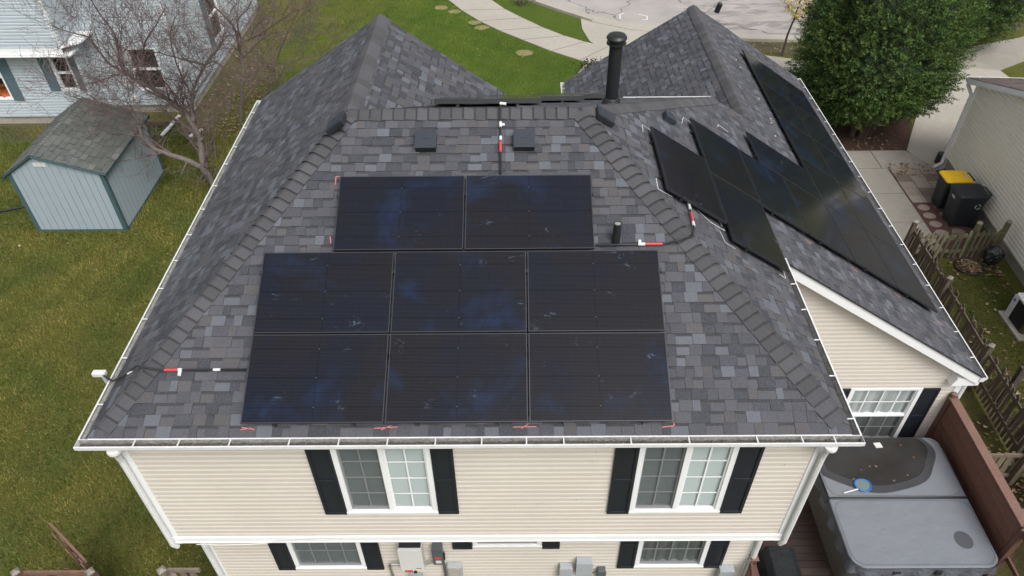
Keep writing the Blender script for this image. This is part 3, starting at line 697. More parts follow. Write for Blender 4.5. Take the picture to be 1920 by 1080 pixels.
box_vent(onL(-2.08, 3.98), AL, h=.10); box_vent(onR(1.72, 4.40), AR, h=.10)
sq = MB(); c = onR(3.02, 5.88, 0); x, y, n = AR
sq.obox(c-x*.10-y*.10, x*.2, y*.2, n*.11); sq.obox(c-x*.09-y*.14+n*.03, x*.18, y*.04, n*.06)
so_ = sq.build('exhaust_vent', 'vent', house, bevel=.01); sq = MB(); sq.obox(c-x*.075-y*.115+n*.012, x*.15, y*.012, n*.085); sq.build('opening', 'black', so_)
fx, fy = 2.06, 6.0; fz = RZ-MBK*(fy-DR)
b = MB(); b.lathe((fx, fy, fz), [(.17, -.09), (.15, .06), (.12, .12), (.107, .13), (.107, 1.06)], 24)
fl = b.build('flue_pipe', 'flue', house, smooth=False)
b = MB(); b.lathe((fx, fy, fz+1.05), [(.105, 0), (.16, .02), (.16, .035), (.11, .04), (.11, .10), (.165, .105), (.165, .125), (.14, .16), (.07, .185), (.02, .19)], 24)
b.build('flue_cap', 'flue', fl)
pc = onF(1.77, 2.34)
b = MB(); b.lathe((pc.x, pc.y, pc.z-.02), [(.058, 0), (.055, .05), (.052, .34), (.052, .35), (.040, .35), (.040, .20)], 20); vp = b.build('vent_pipe', 'black', house)
b = MB(); b.lathe((pc.x, pc.y, pc.z+.21), [(.0395, 0), (.0395, .115)], 20); b.build('pipe_liner', 'concrete', vp)
b = MB()                                                                                  # small black lamp head poking above the far rake
c = Vector((6.0, 14.85, 4.82)); b.tube([c, c+Vector((.06, -.02, .24))], .075, 12); b.build('rake_lamp', 'flue', house)

# crayon and chalk marks
def strokes(ps, fn, mt, w=.014, name='crayon_mark'):
    b = MB()
    for seg in ps:
        for (x0, y0), (x1, y1) in zip(seg, seg[1:]):
            a, c = fn(x0, y0, .0175), fn(x1, y1, .0175); b.bar(a, c, w, .002, up=(fn(0, 0, 1)-fn(0, 0, 0)))
    return b.build(name, mt, roof_parts['F' if fn is onF else 'R'])
strokes([[(-2.93, .085), (-2.80, .10)], [(-2.92, .11), (-2.76, .085)]], onF, 'pink', .012); strokes([[(-1.31, .09), (-1.02, .105)], [(-1.22, .075), (-1.10, .12)]], onF, 'pink', .010)
strokes([[(.38, .095), (.66, .10)], [(.48, .08), (.56, .125)]], onF, 'pink', .010); strokes([[(2.18, .085), (2.33, .10)], [(2.33, .10), (2.33, .13)]], onF, 'pink', .012)
strokes([[(-2.03, 3.30), (-2.08, 3.30), (-2.08, 3.18)]], onF, 'pink', .012); strokes([[(-2.08, 2.45), (-2.06, 2.36)]], onF, 'pink', .012)
strokes([[(2.42, 4.80), (2.44, 5.05), (2.58, 5.03)]], onR, 'chalk', .010); strokes([[(3.33, 6.10), (3.42, 6.42), (3.58, 6.38)]], onR, 'chalk', .010)
strokes([[(2.44, 3.52), (2.43, 3.24), (2.65, 3.25)]], onR, 'chalk', .014); strokes([[(3.05, 3.30), (3.24, 3.16), (3.47, 3.15), (3.42, 3.36)]], onR, 'chalk', .014)
strokes([[(3.37, 3.05), (3.40, 2.82), (3.56, 2.80)]], onR, 'chalk', .010); strokes([[(4.30, 2.80), (4.40, 2.78), (4.42, 2.95)]], onR, 'chalk', .012)
strokes([[(4.24, 7.0), (4.30, 7.15), (4.5, 7.1)]], onR, 'chalk', .014)
strokes([[(x_, 4.50), (x_+.10, 4.44)] for x_ in (5.36, 6.32, 7.28)]+[[(8.30, 4.44), (8.36, 4.36)]], onR, 'pink', .018)
strokes([[(6.08+.10*math.sin(i*5.1), y_), (6.12+.10*math.sin(i*5.1), y_+.06)] for i, y_ in enumerate((7.0, 7.15, 8.6, 9.3, 9.55, 10.4, 11.9, 12.3))], onR, 'chalk', .022)

# ------------------------------------------------------------------ solar panels
PW, PH, CW, CH = 1.722, 1.128, 1.742, 1.1484
def panel_proto():
    t = thing('solar_panel', (0, 0, 0), '', 'solar panel', 'solar panels on the shingled roof')
    b = MB(); f = .012; w, h = PW/2, PH/2; T = .035
    b.box(-w, w, -h, -h+f, -T, .0015); b.box(-w, w, h-f, h, -T, .0015); b.box(-w, -w+f, -h+f, h-f, -T, .0015); b.box(w-f, w, -h+f, h-f, -T, .0015)
    fr = b.build('frame', 'pframe', t)
    b = MB(); b.box(-w+f, w-f, -h+f, h-f, -.008, 0); b.build('cell_glass', 'cells', t)
    for sx in (-1, 1):
        for sy in (-1, 1):
            b = MB(); x = sx*w*.56; y = sy*(h-.03)
            b.box(x-.03, x+.03, y-.05, y+.05, -.118, -.100); b.box(x-.018, x+.018, y-.02, y+.02, -.100, -.0355)
            b.box(x+.022, x+.032, y-.045, y-.02, -.100, -.05)
            b.build('mounting_foot', 'alu' if 0 else 'black', t)
    for sx in (-1, 1):
        b = MB(); b.box(sx*w-.02, sx*w+.02, h*.45, h*.45+.05, -.06, -.0); b.build('clamp', 'black', t)
    return t
pp = panel_proto(); first = [True]
def place_panel(c, ax, label, rot=False):
    global pp
    o = pp if first[0] else copy_tree(pp); first[0] = False
    x, y, n = ax
    if rot: x, y = y, -x
    o.matrix_world = Matrix(((x.x, y.x, n.x, c.x), (x.y, y.y, n.y, c.y), (x.z, y.z, n.z, c.z), (0, 0, 0, 1)))
    o['label'] = label; return o
px, ps = -2.9048, .1461
rn = ['bottom row', 'middle row', 'top row']; cn = ['left', 'middle', 'right']
for j in range(2):
    for i in range(3):
        c = Vector((px+CW*i+PW/2, 0, EZ))+AF[1]*(ps+CH*j+PH/2)+nF*.12
        place_panel(c, AF, f'black solar panel on the near roof slope, {rn[j]} of the eight, {cn[i]} one')
for i in range(2):
    c = Vector((px+.04+CW*(i+.5)+PW/2, 0, EZ))+AF[1]*(ps+.01+CH*2+PH/2)+nF*.12
    place_panel(c, AF, f'{["left", "right"][i]} one of the two solar panels below the square roof vents')
rs = 3.6422
def rpanel(y, s, label, rot=False):
    L_, W_ = (PW, PH) if not rot else (PH, PW)
    P = Vector((XRR, 0, RZ))-AR[1]*(s+W_/2)+Vector((0, y+L_/2, 0))+nR_*.12
    place_panel(P, AR, label, rot)
rpanel(3.2062, rs-2*CH, 'solar panel nearest the hip ridge on the right slope, beside the white chalk corner')
rpanel(2.8401, rs-CH, 'lowest overhanging solar panel on the right slope, its tip touching the short gutter')
rpanel(2.8401+CW, rs-CH, 'solar panel on the right slope just below the small square exhaust vent')
rpanel(4.559, rs, 'solar panel at the left end of the near edge of the long array')
rpanel(4.559, rs+CH, 'second solar panel from the left along the near edge of the long array')
rpanel(4.559+CW, rs+CH*.5, 'solar panel turned upright on the right slope, its top corner pointing at the ridge', True)
for c_ in (2, 3):
    for k in range(5):
        w1 = ['nearest', 'second nearest', 'middle', 'second farthest', 'farthest'][k]
        rpanel(4.559+CW*k, rs+CH*c_, f'{w1} of five solar panels in the {["inner column of the long array", "outer column along the right gutter"][c_-2]}')
for i, (xc, yc) in enumerate([(-.01, 5.86), (.78, 6.89), (1.62, 7.92)]):
    po = place_panel(onB(xc, yc, .125), AB, ['left and nearest of the solar panels seen edge-on behind the ridge', 'middle one of the solar panels seen edge-on behind the ridge', 'farthest of the solar panels seen edge-on behind the ridge, by the flue'][i])
    sk = MB(); sk.box(-PW/2, PW/2, PH/2+.001, PH/2+.012, -.075, .002); ORG[po.name] = (0, 0, 0); sk.build('edge_skirt', 'black', po)

# ------------------------------------------------------------------ conduits
def conduit(pts, label, reds, whites, loc, extra=None):
    t = thing('conduit', loc, label, 'conduit', 'electrical conduits on the roof')
    b = MB(); b.tube(pts, .014, 8); b.build('pipe', 'conduit', t, smooth=True)
    for a, c in reds: b = MB(); b.tube([a, c], .018, 10); b.build('red_tape', 'red', t, smooth=False)
    for a, c, r in whites: b = MB(); b.tube([a, c], r, 10); b.build('fitting', 'whitep', t)
    return t
h = .055
conduit([onF(.22, 3.30, h), onF(.22, 4.20, h), Vector((.22, DR, RZ+.07)), onB(.22, 4.55, .06)], 'thin vertical conduit with a red band running over the ridge between two vents',
        [(onF(.22, 3.62, h), onF(.22, 3.78, h))], [(onF(.22, 3.80, h), onF(.22, 3.86, h), .019), (onF(.20, 4.04, h), onF(.28, 4.04, h), .018), (onF(.22, 4.00, h), onF(.22, 4.08, h), .020), (Vector((.21, DR+.05, RZ+.08)), Vector((.30, DR+.03, RZ+.08)), .022)], onF(.22, 3.30, 0))
conduit([onF(1.50, 2.29, h), onF(2.40, 2.30, h), onF(2.50, 2.31, h+.03), onR(2.60, 2.24, h), onR(2.76, 2.38, h), onR(2.84, 2.62, h), onR(2.87, 3.0, h), onR(2.88, 3.36, h)], 'conduit with two red bands bending over the right hip between the panel arrays',
        [(onF(2.16, 2.30, h), onF(2.38, 2.30, h)), (onR(2.855, 2.80, h), onR(2.87, 3.02, h))], [(onF(2.06, 2.30, h), onF(2.15, 2.30, h), .022), (onF(2.08, 2.29, h), onF(2.08, 2.35, h), .022), (onR(2.85, 2.70, h), onR(2.855, 2.79, h), .022), (onR(2.875, 3.10, h), onR(2.88, 3.28, h), .020)], onF(1.5, 2.29, 0))
conduit([onF(-2.95, .76, h), onF(-4.0, .76, h), onF(-4.14, .77, h+.02), onL(-4.30, .80, h+.02), onL(-4.55, .80, h), Vector((-4.80, .86, 5.66)), Vector((-5.0, .98, 5.68))], 'conduit with one red band running from the lower panels over the left eave',
        [(onF(-3.97, .76, h), onF(-3.81, .76, h))], [(onF(-3.80, .76, h), onF(-3.75, .76, h), .024), (onF(-3.775, .76, h), onF(-3.775, .69, h), .022), (onF(-3.36, .76, h), onF(-3.27, .76, h), .018), (onL(-4.47, .80, h), onL(-4.41, .80, h), .018)], onF(-2.95, .76, 0))
t = thing('junction_box', (-5.0, .98, 5.60), 'small white conduit elbow box hanging outside the left gutter', 'junction box')
b = MB(); b.box(-5.10, -4.93, .94, 1.02, 5.64, 5.71); b.build('box', 'whitep', t, bevel=.012)
b = MB(); b.tube([(-5.0, .98, 5.66), (-4.97, .97, 5.5), (-4.93, .96, 5.42)], .022, 8); b.tube([(-4.93, .96, 5.44), (-4.66, .96, 5.36), (-4.66, .96, 1.0)], .022, 8); b.build('pipe', 'grey', t)
# white cable along the band board
b = MB(); b.tube([(-4.3, UY-.05, 2.87), (-3.9, UY-.06, 2.865), (-3.5, UY-.06, 2.88), (-3.0, UY-.055, 2.955), (-2.5, UY-.055, 3.0), (-1.8, UY-.05, 3.03)], .007, 6)
tag(b.build('cable', 'whitep', None), 'loose white cable drooping across the white band board at lower left', 'cable')

# ------------------------------------------------------------------ boxes on the lower wall
Yw = LY-.016
def wallbox(name, label, x0, x1, z0, z1, d, mt, cat='electrical box', lid=True, group='utility boxes on the lower wall', sill=.0):
    t = thing(name, ((x0+x1)/2, Yw, z0), label, cat, group)
    b = MB(); b.box(x0, x1, Yw-d, Yw, z0, z1); b.build('box', mt, t, bevel=.008)
    if lid: b = MB(); b.box(x0-.008, x1+.008, Yw-d-.014, Yw-d-.001, z0+.02, z1+.008); b.build('lid', mt, t, bevel=.005)
    return t
t = wallbox('inverter', 'white solar inverter box on the lower wall beside the left window', -1.48, -1.11, 1.28, 2.0, .17, 'whitep', 'inverter')
for (a, c, d, e, m_) in [(-1.43, -1.30, 1.315, 1.37, 'red'), (-1.24, -1.16, 1.345, 1.37, 'yellow'), (-1.24, -1.15, 1.42, 1.435, 'dgrey')]:
    b = MB(); b.box(a, c, Yw-.1885, Yw-.1852, d, e); b.build('sticker', m_, t)
b = MB(); b.tube([(-1.255, Yw-.184, 1.33), (-1.255, Yw-.21, 1.33)], .028, 14); b.build('knob', 'black', t)
b = MB(); b.tube([(-1.46, Yw-.08, 1.36), (-1.66, Yw-.08, 1.36), (-1.70, Yw-.07, 1.30), (-1.66, Yw-.06, .4)], .022, 8); b.build('conduit_pipe', 'alu', t)
b = MB(); b.tube([(-1.12, Yw-.08, 1.36), (-.95, Yw-.08, 1.45)], .02, 8); b.build('conduit_pipe', 'alu', t)
b = MB(); b.box(-1.47, -1.12, Yw-.14, Yw-.001, 2.001, 2.02); b.build('bracket', 'black', t)
t = wallbox('disconnect_switch', 'dark grey disconnect switch with red and white labels right of the inverter', -.95, -.79, 1.42, 1.93, .12, 'dgrey', 'switch')
b = MB(); b.box(-.925, -.82, Yw-.1385, Yw-.1345, 1.63, 1.69); b.build('red_sticker', 'red', t); b = MB(); b.box(-.91, -.82, Yw-.1385, Yw-.1345, 1.50, 1.58); b.build('white_sticker', 'whitep', t)
b = MB(); b.box(-.785, -.76, Yw-.09, Yw-.06, 1.52, 1.72); b.build('lever', 'black', t)
b = MB(); b.tube([(-.80, Yw-.05, 1.42), (-.80, Yw-.05, .3)], .02, 8); b.build('conduit_pipe', 'dgrey', t)
t = wallbox('meter_box', 'open grey meter box below the dark disconnect switch', -.75, -.51, .75, 1.29, .10, 'grey', 'meter box', lid=False)
b = MB(); b.box(-.725, -.535, Yw-.113, Yw-.101, .80, 1.25); b.build('panel_face', 'found', t)
b = MB(); b.tube([(-.63, Yw-.113, .98), (-.63, Yw-.19, .98)], .07, 16); b.build('meter', 'alu', t)
wallbox('utility_box', 'small grey box half hidden under the white inverter', -1.37, -1.19, .85, 1.14, .11, 'grey')
wallbox('utility_box', 'pale grey box at the left of the trio on the lower right wall', 1.12, 1.33, .85, 1.25, .11, 'grey')
wallbox('utility_box', 'larger grey box in the middle of the trio on the lower right wall', 1.39, 1.65, .98, 1.44, .12, 'grey')
wallbox('utility_box', 'smallest darker box at the right of the trio on the lower right wall', 1.76, 1.89, .80, 1.12, .09, 'dgrey')
wallbox('utility_box', 'grey box beside the right corner downspout of the lower wall', 3.78, 4.02, .80, 1.17, .13, 'grey')
b = MB()
for k, x in enumerate((1.44, 1.50, 1.57)): b.tube([(x, Yw-.05, .98), (x+.02, Yw-.05, .85), (x-.04+.03*k, Yw-.05, .5)], .006, 6)
b.tube([(1.62, Yw-.05, .98), (1.70, Yw-.07, 1.03), (1.80, Yw-.05, 1.12)], .006, 6)
tag(b.build('wires', 'black', None), 'thin dark wires hanging between the grey utility boxes at right', 'wires')

# ------------------------------------------------------------------ ground and paving
def sheet(name, pts, z, mt, edge=0):
    b = MB(); b.face([(x, y, z) for x, y in pts]); o = b.build(name, mt); return struct(o)
b = MB(); b.face([(-150, -60, 0), (150, -60, 0), (150, 240, 0), (-150, 240, 0)]); struct(b.build('ground', 'lawn'))
street = [(-.2, 29.9), (1.29, 28.6), (2.46, 27.5), (3.78, 26.35), (5.3, 25.5), (6.9, 25.05), (8.5, 24.6), (10.2, 24.25), (12, 24.15), (16, 24.6), (22, 26.5), (30, 30), (30, 60), (-6, 60), (-4, 38)]
def slab(name, pts, z0, z1, mt):
    b = MB(); b.prism([(x, y, z0) for x, y in pts], (0, 0, z1-z0)); return struct(b.build(name, mt))
slab('street', street, -.05, .012, 'street')
def strip_poly(line, w):
    L = []; Rr = []
    for i, p in enumerate(line):
        a = Vector(line[max(i-1, 0)]); c = Vector(line[min(i+1, len(line)-1)]); d = (c-a).normalized(); n = Vector((-d.y, d.x))
        L.append(tuple(Vector(p)+n*w/2)); Rr.append(tuple(Vector(p)-n*w/2))
    return L, Rr
curb = [(-1.5, 31.5), (-.2, 29.9), (1.29, 28.55), (2.46, 27.45), (3.78, 26.3), (5.3, 25.45), (6.9, 25.0), (8.5, 24.55), (10.2, 24.2), (12, 24.1), (14, 24.2), (16, 24.55), (22, 26.45), (30, 30)]
L_, R_2 = strip_poly(curb, .55); b = MB()
for i in range(len(curb)-1): b.prism([(*L_[i], 0), (*R_2[i], 0), (*R_2[i+1], 0), (*L_[i+1], 0)], (0, 0, .03))
struct(b.build('gutter_pan', 'walk'))
curbi = [(x-.0, y-.32) for x, y in curb]; L_, R_2 = strip_poly(curbi, .16); b = MB()
for i in range(len(curb)-1):
    hh = .03 if 2.9 < curb[i][0] < 8 or curb[i][0] > 16.5 else .10
    b.prism([(*L_[i], 0), (*R_2[i], 0), (*R_2[i+1], 0), (*L_[i+1], 0)], (0, 0, hh+.02))
struct(b.build('kerb', 'walk'))
# curving front pavement
near = [(-4.4, 31.5), (-2.61, 28.6), (-1.9, 27.3), (-1.07, 26.1), (-.2, 25.1), (.76, 24.15), (1.9, 23.05), (3.0, 22.2), (4.2, 21.6), (5.6, 21.2)]
far = [(-2.4, 32.0), (-.68, 28.6), (0, 27.4), (.78, 26.4), (1.6, 25.4), (2.5, 24.5), (3.3, 23.9), (4.2, 23.4), (5.2, 23.0), (6.4, 22.7)]
b = MB(); jn = MB()
for i in range(len(near)-1):
    b.prism([(*near[i], 0), (*near[i+1], 0), (*far[i+1], 0), (*far[i], 0)], (0, 0, .03))
    jn.bar((*near[i], .032), (*far[i], .032), .02, .004)
struct(b.build('pavement', 'walk')); struct(jn.build('pavement_joint', 'joint'))
slab('driveway', [(2.4, 14.5), (8.7, 14.5), (8.9, 20), (9.2, 24.0), (6.9, 24.72), (5.3, 25.15), (3.3, 26.45), (3.28, 25.2), (3.5, 24.0), (3.9, 23.2), (3.0, 21.5), (2.4, 20)], -.02, .026, 'walk')
slab('pavement', [(9.3, 21.6), (12.0, 20.7), (14.0, 20.9), (16.6, 21.6), (16.3, 22.7), (13.8, 22.0), (12, 21.9), (9.4, 22.8)], 0, .03, 'walk')
slab('neighbour_driveway', [(13.1, 15.40), (13.5, 14.2), (15.0, 14.7), (22, 14.7), (20.2, 18.6), (18.9, 20.4), (18.8, 21.3), (17.4, 21.9), (15.5, 19.3), (14.3, 17.6)], 0, .028, 'walk')
slab('pavement', [(16.6, 21.6), (18.8, 21.0), (20.5, 22.0), (24.5, 24.2), (24, 25.5), (21, 23.9), (19, 23.2), (16.3, 22.7)], 0, .034, 'concrete')
# side walk slabs beside the bins
j = MB(); b = MB()
for k, (y0, y1) in enumerate([(14.35, 15.38), (12.98, 14.33), (11.56, 12.96), (10.2, 11.54)]):
    b.box(9.6, 12.08 if k else 11.9, y0, y1, -.02, .03)
b.prism([(11.92, 14.35, -.02), (13.6, 14.35, -.02), (13.25, 15.0, -.02), (13.05, 15.38, -.02), (11.92, 15.38, -.02)], (0, 0, .05))
struct(b.build('side_path', 'concrete')); struct((lambda m_: (m_.box(9.58, 13.4, 10.2, 15.40, -.01, .012), m_)[1])(MB()).build('path_joint', 'joint'))
slab('gravel_strip', [(12.1, 9.9), (13.5, 9.9), (13.7, 14.33), (12.1, 14.33)], -.01, .02, 'redstone')
b = MB(); rd = random.Random(5)
for iy in range(5):
    for ix in range(3):
        x0 = 12.13+ix*.46; y0 = 12.5+iy*.37
        c_ = rd.choice([(.17, .125, .095), (.26, .22, .18), (.30, .27, .23), (.13, .10, .08)])
        if iy > 2 and rd.random() < .4: c_ = (.12, .09, .065)
        b.box(x0, x0+.445, y0, y0+.355, .0, .036+rd.random()*.006, c_)
for k in range(4):
    b.lathe((12.36, 11.05+k*.40, 0), [(.17, 0), (.17, .034), (.16, .038)], 14, (.28+.04*rd.random(), .23, .20), sx=1.05, sy=.85)
    b.lathe((12.85, 11.1+k*.40, 0), [(.17, 0), (.17, .034), (.16, .038)], 14, (.20, .14, .12), sx=1.05, sy=.85)
o = b.build('stepping_stones', 'paver'); struct(o)
sheet('mulch_bed', [(11.1, 15.42), (13.12, 15.42), (13.9, 17.0), (14.4, 18.2), (13, 19.2), (11, 19), (10.2, 17.2)], .012, 'mulch')
sheet('leaf_strip', [(-10.9, 16.8), (-10.1, 17.0), (-9.7, 18.2), (-9.9, 20), (-9.6, 21.5), (-10.1, 24), (-10.2, 27), (-10.9, 27)], .008, 'litter')
sheet('leaf_strip', [(-18, 16.3), (-14, 16.5), (-14, 17.7), (-18, 17.7)], .008, 'litter')
sheet('leaf_strip', [(9.6, 22.9), (11.9, 22.4), (16, 22.9), (16, 23.9), (12, 23.6), (9.7, 23.75)], .009, 'litter')
sheet('flower_bed', [(3.0, 20.6), (3.6, 20.2), (4.0, 20.6), (3.8, 21.9), (3.2, 22.1)], .009, 'mulch')
sheet('worn_lawn', [(18.6, 23.6), (21.5, 24.8), (24, 27), (19, 27), (17.5, 25.2)], .009, 'litter')
# bare patches and white utility paint on the street
b = MB()
for (x, y, r) in [(-2.84, 27.66, .34), (-2.24, 27.22, .30), (-1.31, 25.97, .30), (-.95, 25.46, .32), (.79, 22.96, .38)]:
    pts = []
    for k in range(18):
        a = k/18*2*math.pi; q = r*random.uniform(.82, 1.1); pts.append((x+q*math.cos(a), y+q*math.sin(a)*.8, .011))
    b.face(pts)
M['straw'] = mat('straw', (.24, .20, .085), .95, noise=[(20, .6, (.12, .12, .04)), (60, .4, (.32, .28, .15))])
struct(b.build('bare_lawn_patch', 'straw'))
b = MB()
for seg in [[(5.0, 26.25), (5.05, 26.75), (5.25, 26.82)], [(5.85, 26.7), (6.2, 26.5), (6.15, 26.1), (5.95, 26.12)]]:
    for a, c in zip(seg, seg[1:]): b.bar((*a, .018), (*c, .018), .06, .003)
struct(b.build('road_marking', 'chalk'))

# ------------------------------------------------------------------ grass blades and leaves (uncountable)
def blades(name, n, region, size=(.03, .07), cols=None, seed=1, label='short green lawn grass', keep=None):
    g = np.random.default_rng(seed); P = np.column_stack([g.uniform(region[0], region[1], n), g.uniform(region[2], region[3], n)])
    if keep is not None: P = P[keep(P)]
    n = len(P); h = g.uniform(*size, n); a = g.uniform(0, 6.283, n); lean = g.uniform(.2, 1.3, n)*h; w_ = g.uniform(.004, .010, n)
    base = np.column_stack([P, np.zeros(n)]); dx = np.cos(a); dy = np.sin(a)
    v0 = base+np.column_stack([-dy*w_, dx*w_, np.zeros(n)]); v1 = base+np.column_stack([dy*w_, -dx*w_, np.zeros(n)])
    v2 = base+np.column_stack([dx*lean, dy*lean, h])
    V = np.empty((n*3, 3)); V[0::3] = v0; V[1::3] = v1; V[2::3] = v2
    me = bpy.data.meshes.new(name); me.vertices.add(n*3); me.vertices.foreach_set('co', V.ravel())
    me.loops.add(n*3); me.loops.foreach_set('vertex_index', np.arange(n*3)); me.polygons.add(n)
    me.polygons.foreach_set('loop_start', np.arange(0, n*3, 3)); me.polygons.foreach_set('loop_total', np.full(n, 3))
    cols = np.array(cols); ci = g.integers(0, len(cols), n); c = cols[ci]*g.uniform(.7, 1.3, (n, 1))
    # patches of dry grass
    pt = np.sin(P[:, 0]*1.7+np.sin(P[:, 1]*1.1)*2)*np.sin(P[:, 1]*1.3+np.sin(P[:, 0]*.7)*2); p2 = np.sin(P[:, 0]*5.1+P[:, 1]*1.9)*np.sin(P[:, 1]*4.3-P[:, 0]*2.2); c = c*(1+.22*pt[:, None]+.16*p2[:, None]); c[:, 0] *= 1+.22*pt
    ca = me.color_attributes.new('Col', 'FLOAT_COLOR', 'CORNER'); A = np.ones((n*3, 4)); A[:, :3] = np.repeat(c, 3, axis=0); ca.data.foreach_set('color', A.ravel())
    me.materials.append(M['blade']); me.update(); me.validate()
    o = bpy.data.objects.new(name, me); COL.objects.link(o); o['kind'] = 'stuff'; o['label'] = label; o['category'] = 'grass'; return o
GC = [(.098, .123, .026), (.135, .140, .035), (.074, .103, .020), (.20, .18, .065), (.048, .070, .014)]
GF = [(.080, .155, .022), (.105, .172, .030), (.055, .115, .016), (.15, .18, .045)]
def keepL(P):
    x, y = P[:, 0], P[:, 1]
    sh = (x > -13.4) & (x < -10.6) & (y > 11.4) & (y < 14.7)
    return ~sh & (y < 17.4) & (x < -4.7) & (x > -5.5-(y+6)*.85)
blades('lawn_grass', 340000, (-18, -4.7, -.8, 17.4), cols=GC, seed=3, label='short green lawn grass left of the house', keep=keepL)
def keepT(P):
    x, y = P[:, 0], P[:, 1]
    a = (x > -13.55) & (x < -10.45) & (y > 11.2) & (y < 14.8) & ~((x > -13.28) & (x < -10.69) & (y > 11.45) & (y < 14.55))
    return a | ((x > -5.0) & (x < -4.62) & (y > .7) & (y < 9)) | ((y > .2) & (y < .6) & (x < -4.7) & (x > -8))
blades('tall_grass', 60000, (-14, -4.5, .2, 15), size=(.06, .15), cols=GC, seed=13, label='longer grass tufts round the shed and fence feet', keep=keepT)
def keepF(P):
    x, y = P[:, 0], P[:, 1]; xn = np.interp(y, [21.2, 21.6, 22.2, 23.05, 24.15, 25.1, 26.1, 27.3, 28.6, 31.5], [5.6, 4.2, 3, 1.9, .76, -.2, -1.07, -1.9, -2.61, -4.4])
    return (x < xn-.05)
blades('front_grass', 130000, (-9, 4, 15.5, 30), size=(.03, .06), cols=GF, seed=4, label='bright green front lawn grass inside the curved pavement', keep=keepF)
blades('side_grass', 40000, (9.0, 13.2, .5, 9.6), size=(.02, .06), cols=[(.055, .070, .018), (.075, .080, .025), (.04, .05, .014)], seed=5, label='mossy grass between the picket fence and neighbour wall', keep=lambda P: P[:, 0] > 10.9)

def leaves(name, spots, label, cols=((.17, .10, .05), (.22, .15, .08), (.12, .07, .04), (.26, .21, .14)), size=(.03, .06), seed=2):
    rd = random.Random(seed); b = MB()
    for (x0, x1, y0, y1, z, n) in spots:
        for _ in range(n):
            c = Vector((rd.uniform(x0, x1), rd.uniform(y0, y1), z+.012)); a = rd.uniform(0, 6.28); s = rd.uniform(*size)
            tl = Vector((rd.uniform(-.35, .35), rd.uniform(-.35, .35), 0)); col = vary(rd.choice(cols), .25); pts = []
            for k in range(7):
                q = a+k/7*6.283; r = s*(1 if k % 2 == 0 else .55); p = Vector((math.cos(q)*r, math.sin(q)*r*.8, 0)); p.z = p.dot(tl)+rd.uniform(0, .012); pts.append(c+p)
            b.face(pts, col)
    o = b.build(name, 'fleaf'); o['kind'] = 'stuff'; o['label'] = label; o['category'] = 'leaves'; return o
leaves('fallen_leaves', [(-10.8, -8.6, 16.5, 22, .02, 900), (-10.8, -9, 22, 28, .02, 500), (-17, -6, 9, 17, .03, 60), (-9, -5, 0, 9, .04, 14), (10.9, 13.2, 5, 9.8, .03, 160), (9.0, 10.6, 1.5, 4.5, .03, 160), (12.3, 13.2, 9.2, 9.9, .03, 120), (11.2, 13.2, 15.4, 16.5, .03, 60), (9.8, 12, 22.5, 23.6, .03, 120), (-4, 4, 16, 24, .04, 25), (12.1, 13.4, 13.8, 14.6, .04, 80), (9.0, 11, 2.4, 3.3, .03, 80)], 'brown fallen leaves scattered over the lawns and beds')

# ------------------------------------------------------------------ hot tub
def rrect(x0, x1, y0, y1, r, n=6):
    pts = []
    for cx, cy, a0 in ((x1-r, y1-r, 0), (x0+r, y1-r, 90), (x0+r, y0+r, 180), (x1-r, y0+r, 270)):
        for k in range(n+1): a = R(a0+90*k/n); pts.append((cx+r*math.cos(a), cy+r*math.sin(a)))
    return pts
DZ = .38; TZ = 1.34; tx0, tx1, ty0, ty1, tf = 5.92, 8.37, .50, 3.10, 1.79
tub = thing('hot_tub', ((tx0+tx1)/2, 1.8, DZ), 'square hot tub under a grey folding vinyl cover on the deck', 'hot tub')
b = MB(); b.prism([(x, y, DZ+.005) for x, y in rrect(tx0+.05, tx1-.05, ty0+.06, ty1-.05, .22)], (0, 0, TZ-.16-DZ)); b.build('cabinet', 'tubcab', tub)
def cover_half(y0, y1, near):
    b = MB(); r = .24; outl = rrect(tx0, tx1, y0, y1, r, 8)
    def fix(p, ins):
        x, y = p; x = max(tx0+ins, min(tx1-ins, x)); lo, hi = (y0+ins if near else y0), (y1 if near else y1-ins); return x, max(lo, min(hi, y))
    pts = []
    for (x, y) in outl:            # square corners on the fold side
        if near and y > y1-r and (x < tx0+r or x > tx1-r): x = tx0 if x < tx0+r else tx1; y = y1
        if not near and y < y0+r and (x < tx0+r or x > tx1-r): x = tx0 if x < tx0+r else tx1; y = y0
        if pts and abs(pts[-1][0]-x)+abs(pts[-1][1]-y) < 1e-6: continue
        pts.append((x, y))
    cx, cy = (tx0+tx1)/2, (y0+y1)/2
    lv = [(0, 1.0, -.13), (0, 1.0, -.02), (.02, 1, 0.0)]
    rings = []
    for ins, s, z in lv:
        rings.append([(fix(p, ins)[0], fix(p, ins)[1], TZ+z) for p in pts])
    base = len(b.v); n = len(pts)
    for rg in rings: b.v += rg
    for k in range(len(rings)-1):
        for i in range(n):
            jx = (i+1) % n; b.f.append((base+k*n+i, base+k*n+jx, base+(k+1)*n+jx, base+(k+1)*n+i)); b.c.append(None); b.m.append(0)
    top = rings[-1]; ci = len(b.v); b.v.append((cx, cy, TZ+.012))
    for i in range(n): b.f.append((base+(len(rings)-1)*n+i, base+(len(rings)-1)*n+(i+1) % n, ci)); b.c.append(None); b.m.append(0)
    return b
cover_half(ty0, tf-.02, True).build('cover', 'tubtop', tub); cv2 = cover_half(tf+.02, ty1, False).build('cover', 'tubtop', tub)
b = MB(); rd = random.Random(4)                                                      # hanging skirt with folds
pts = rrect(tx0-.012, tx1+.012, ty0-.012, ty1+.012, .25, 8); ring = []
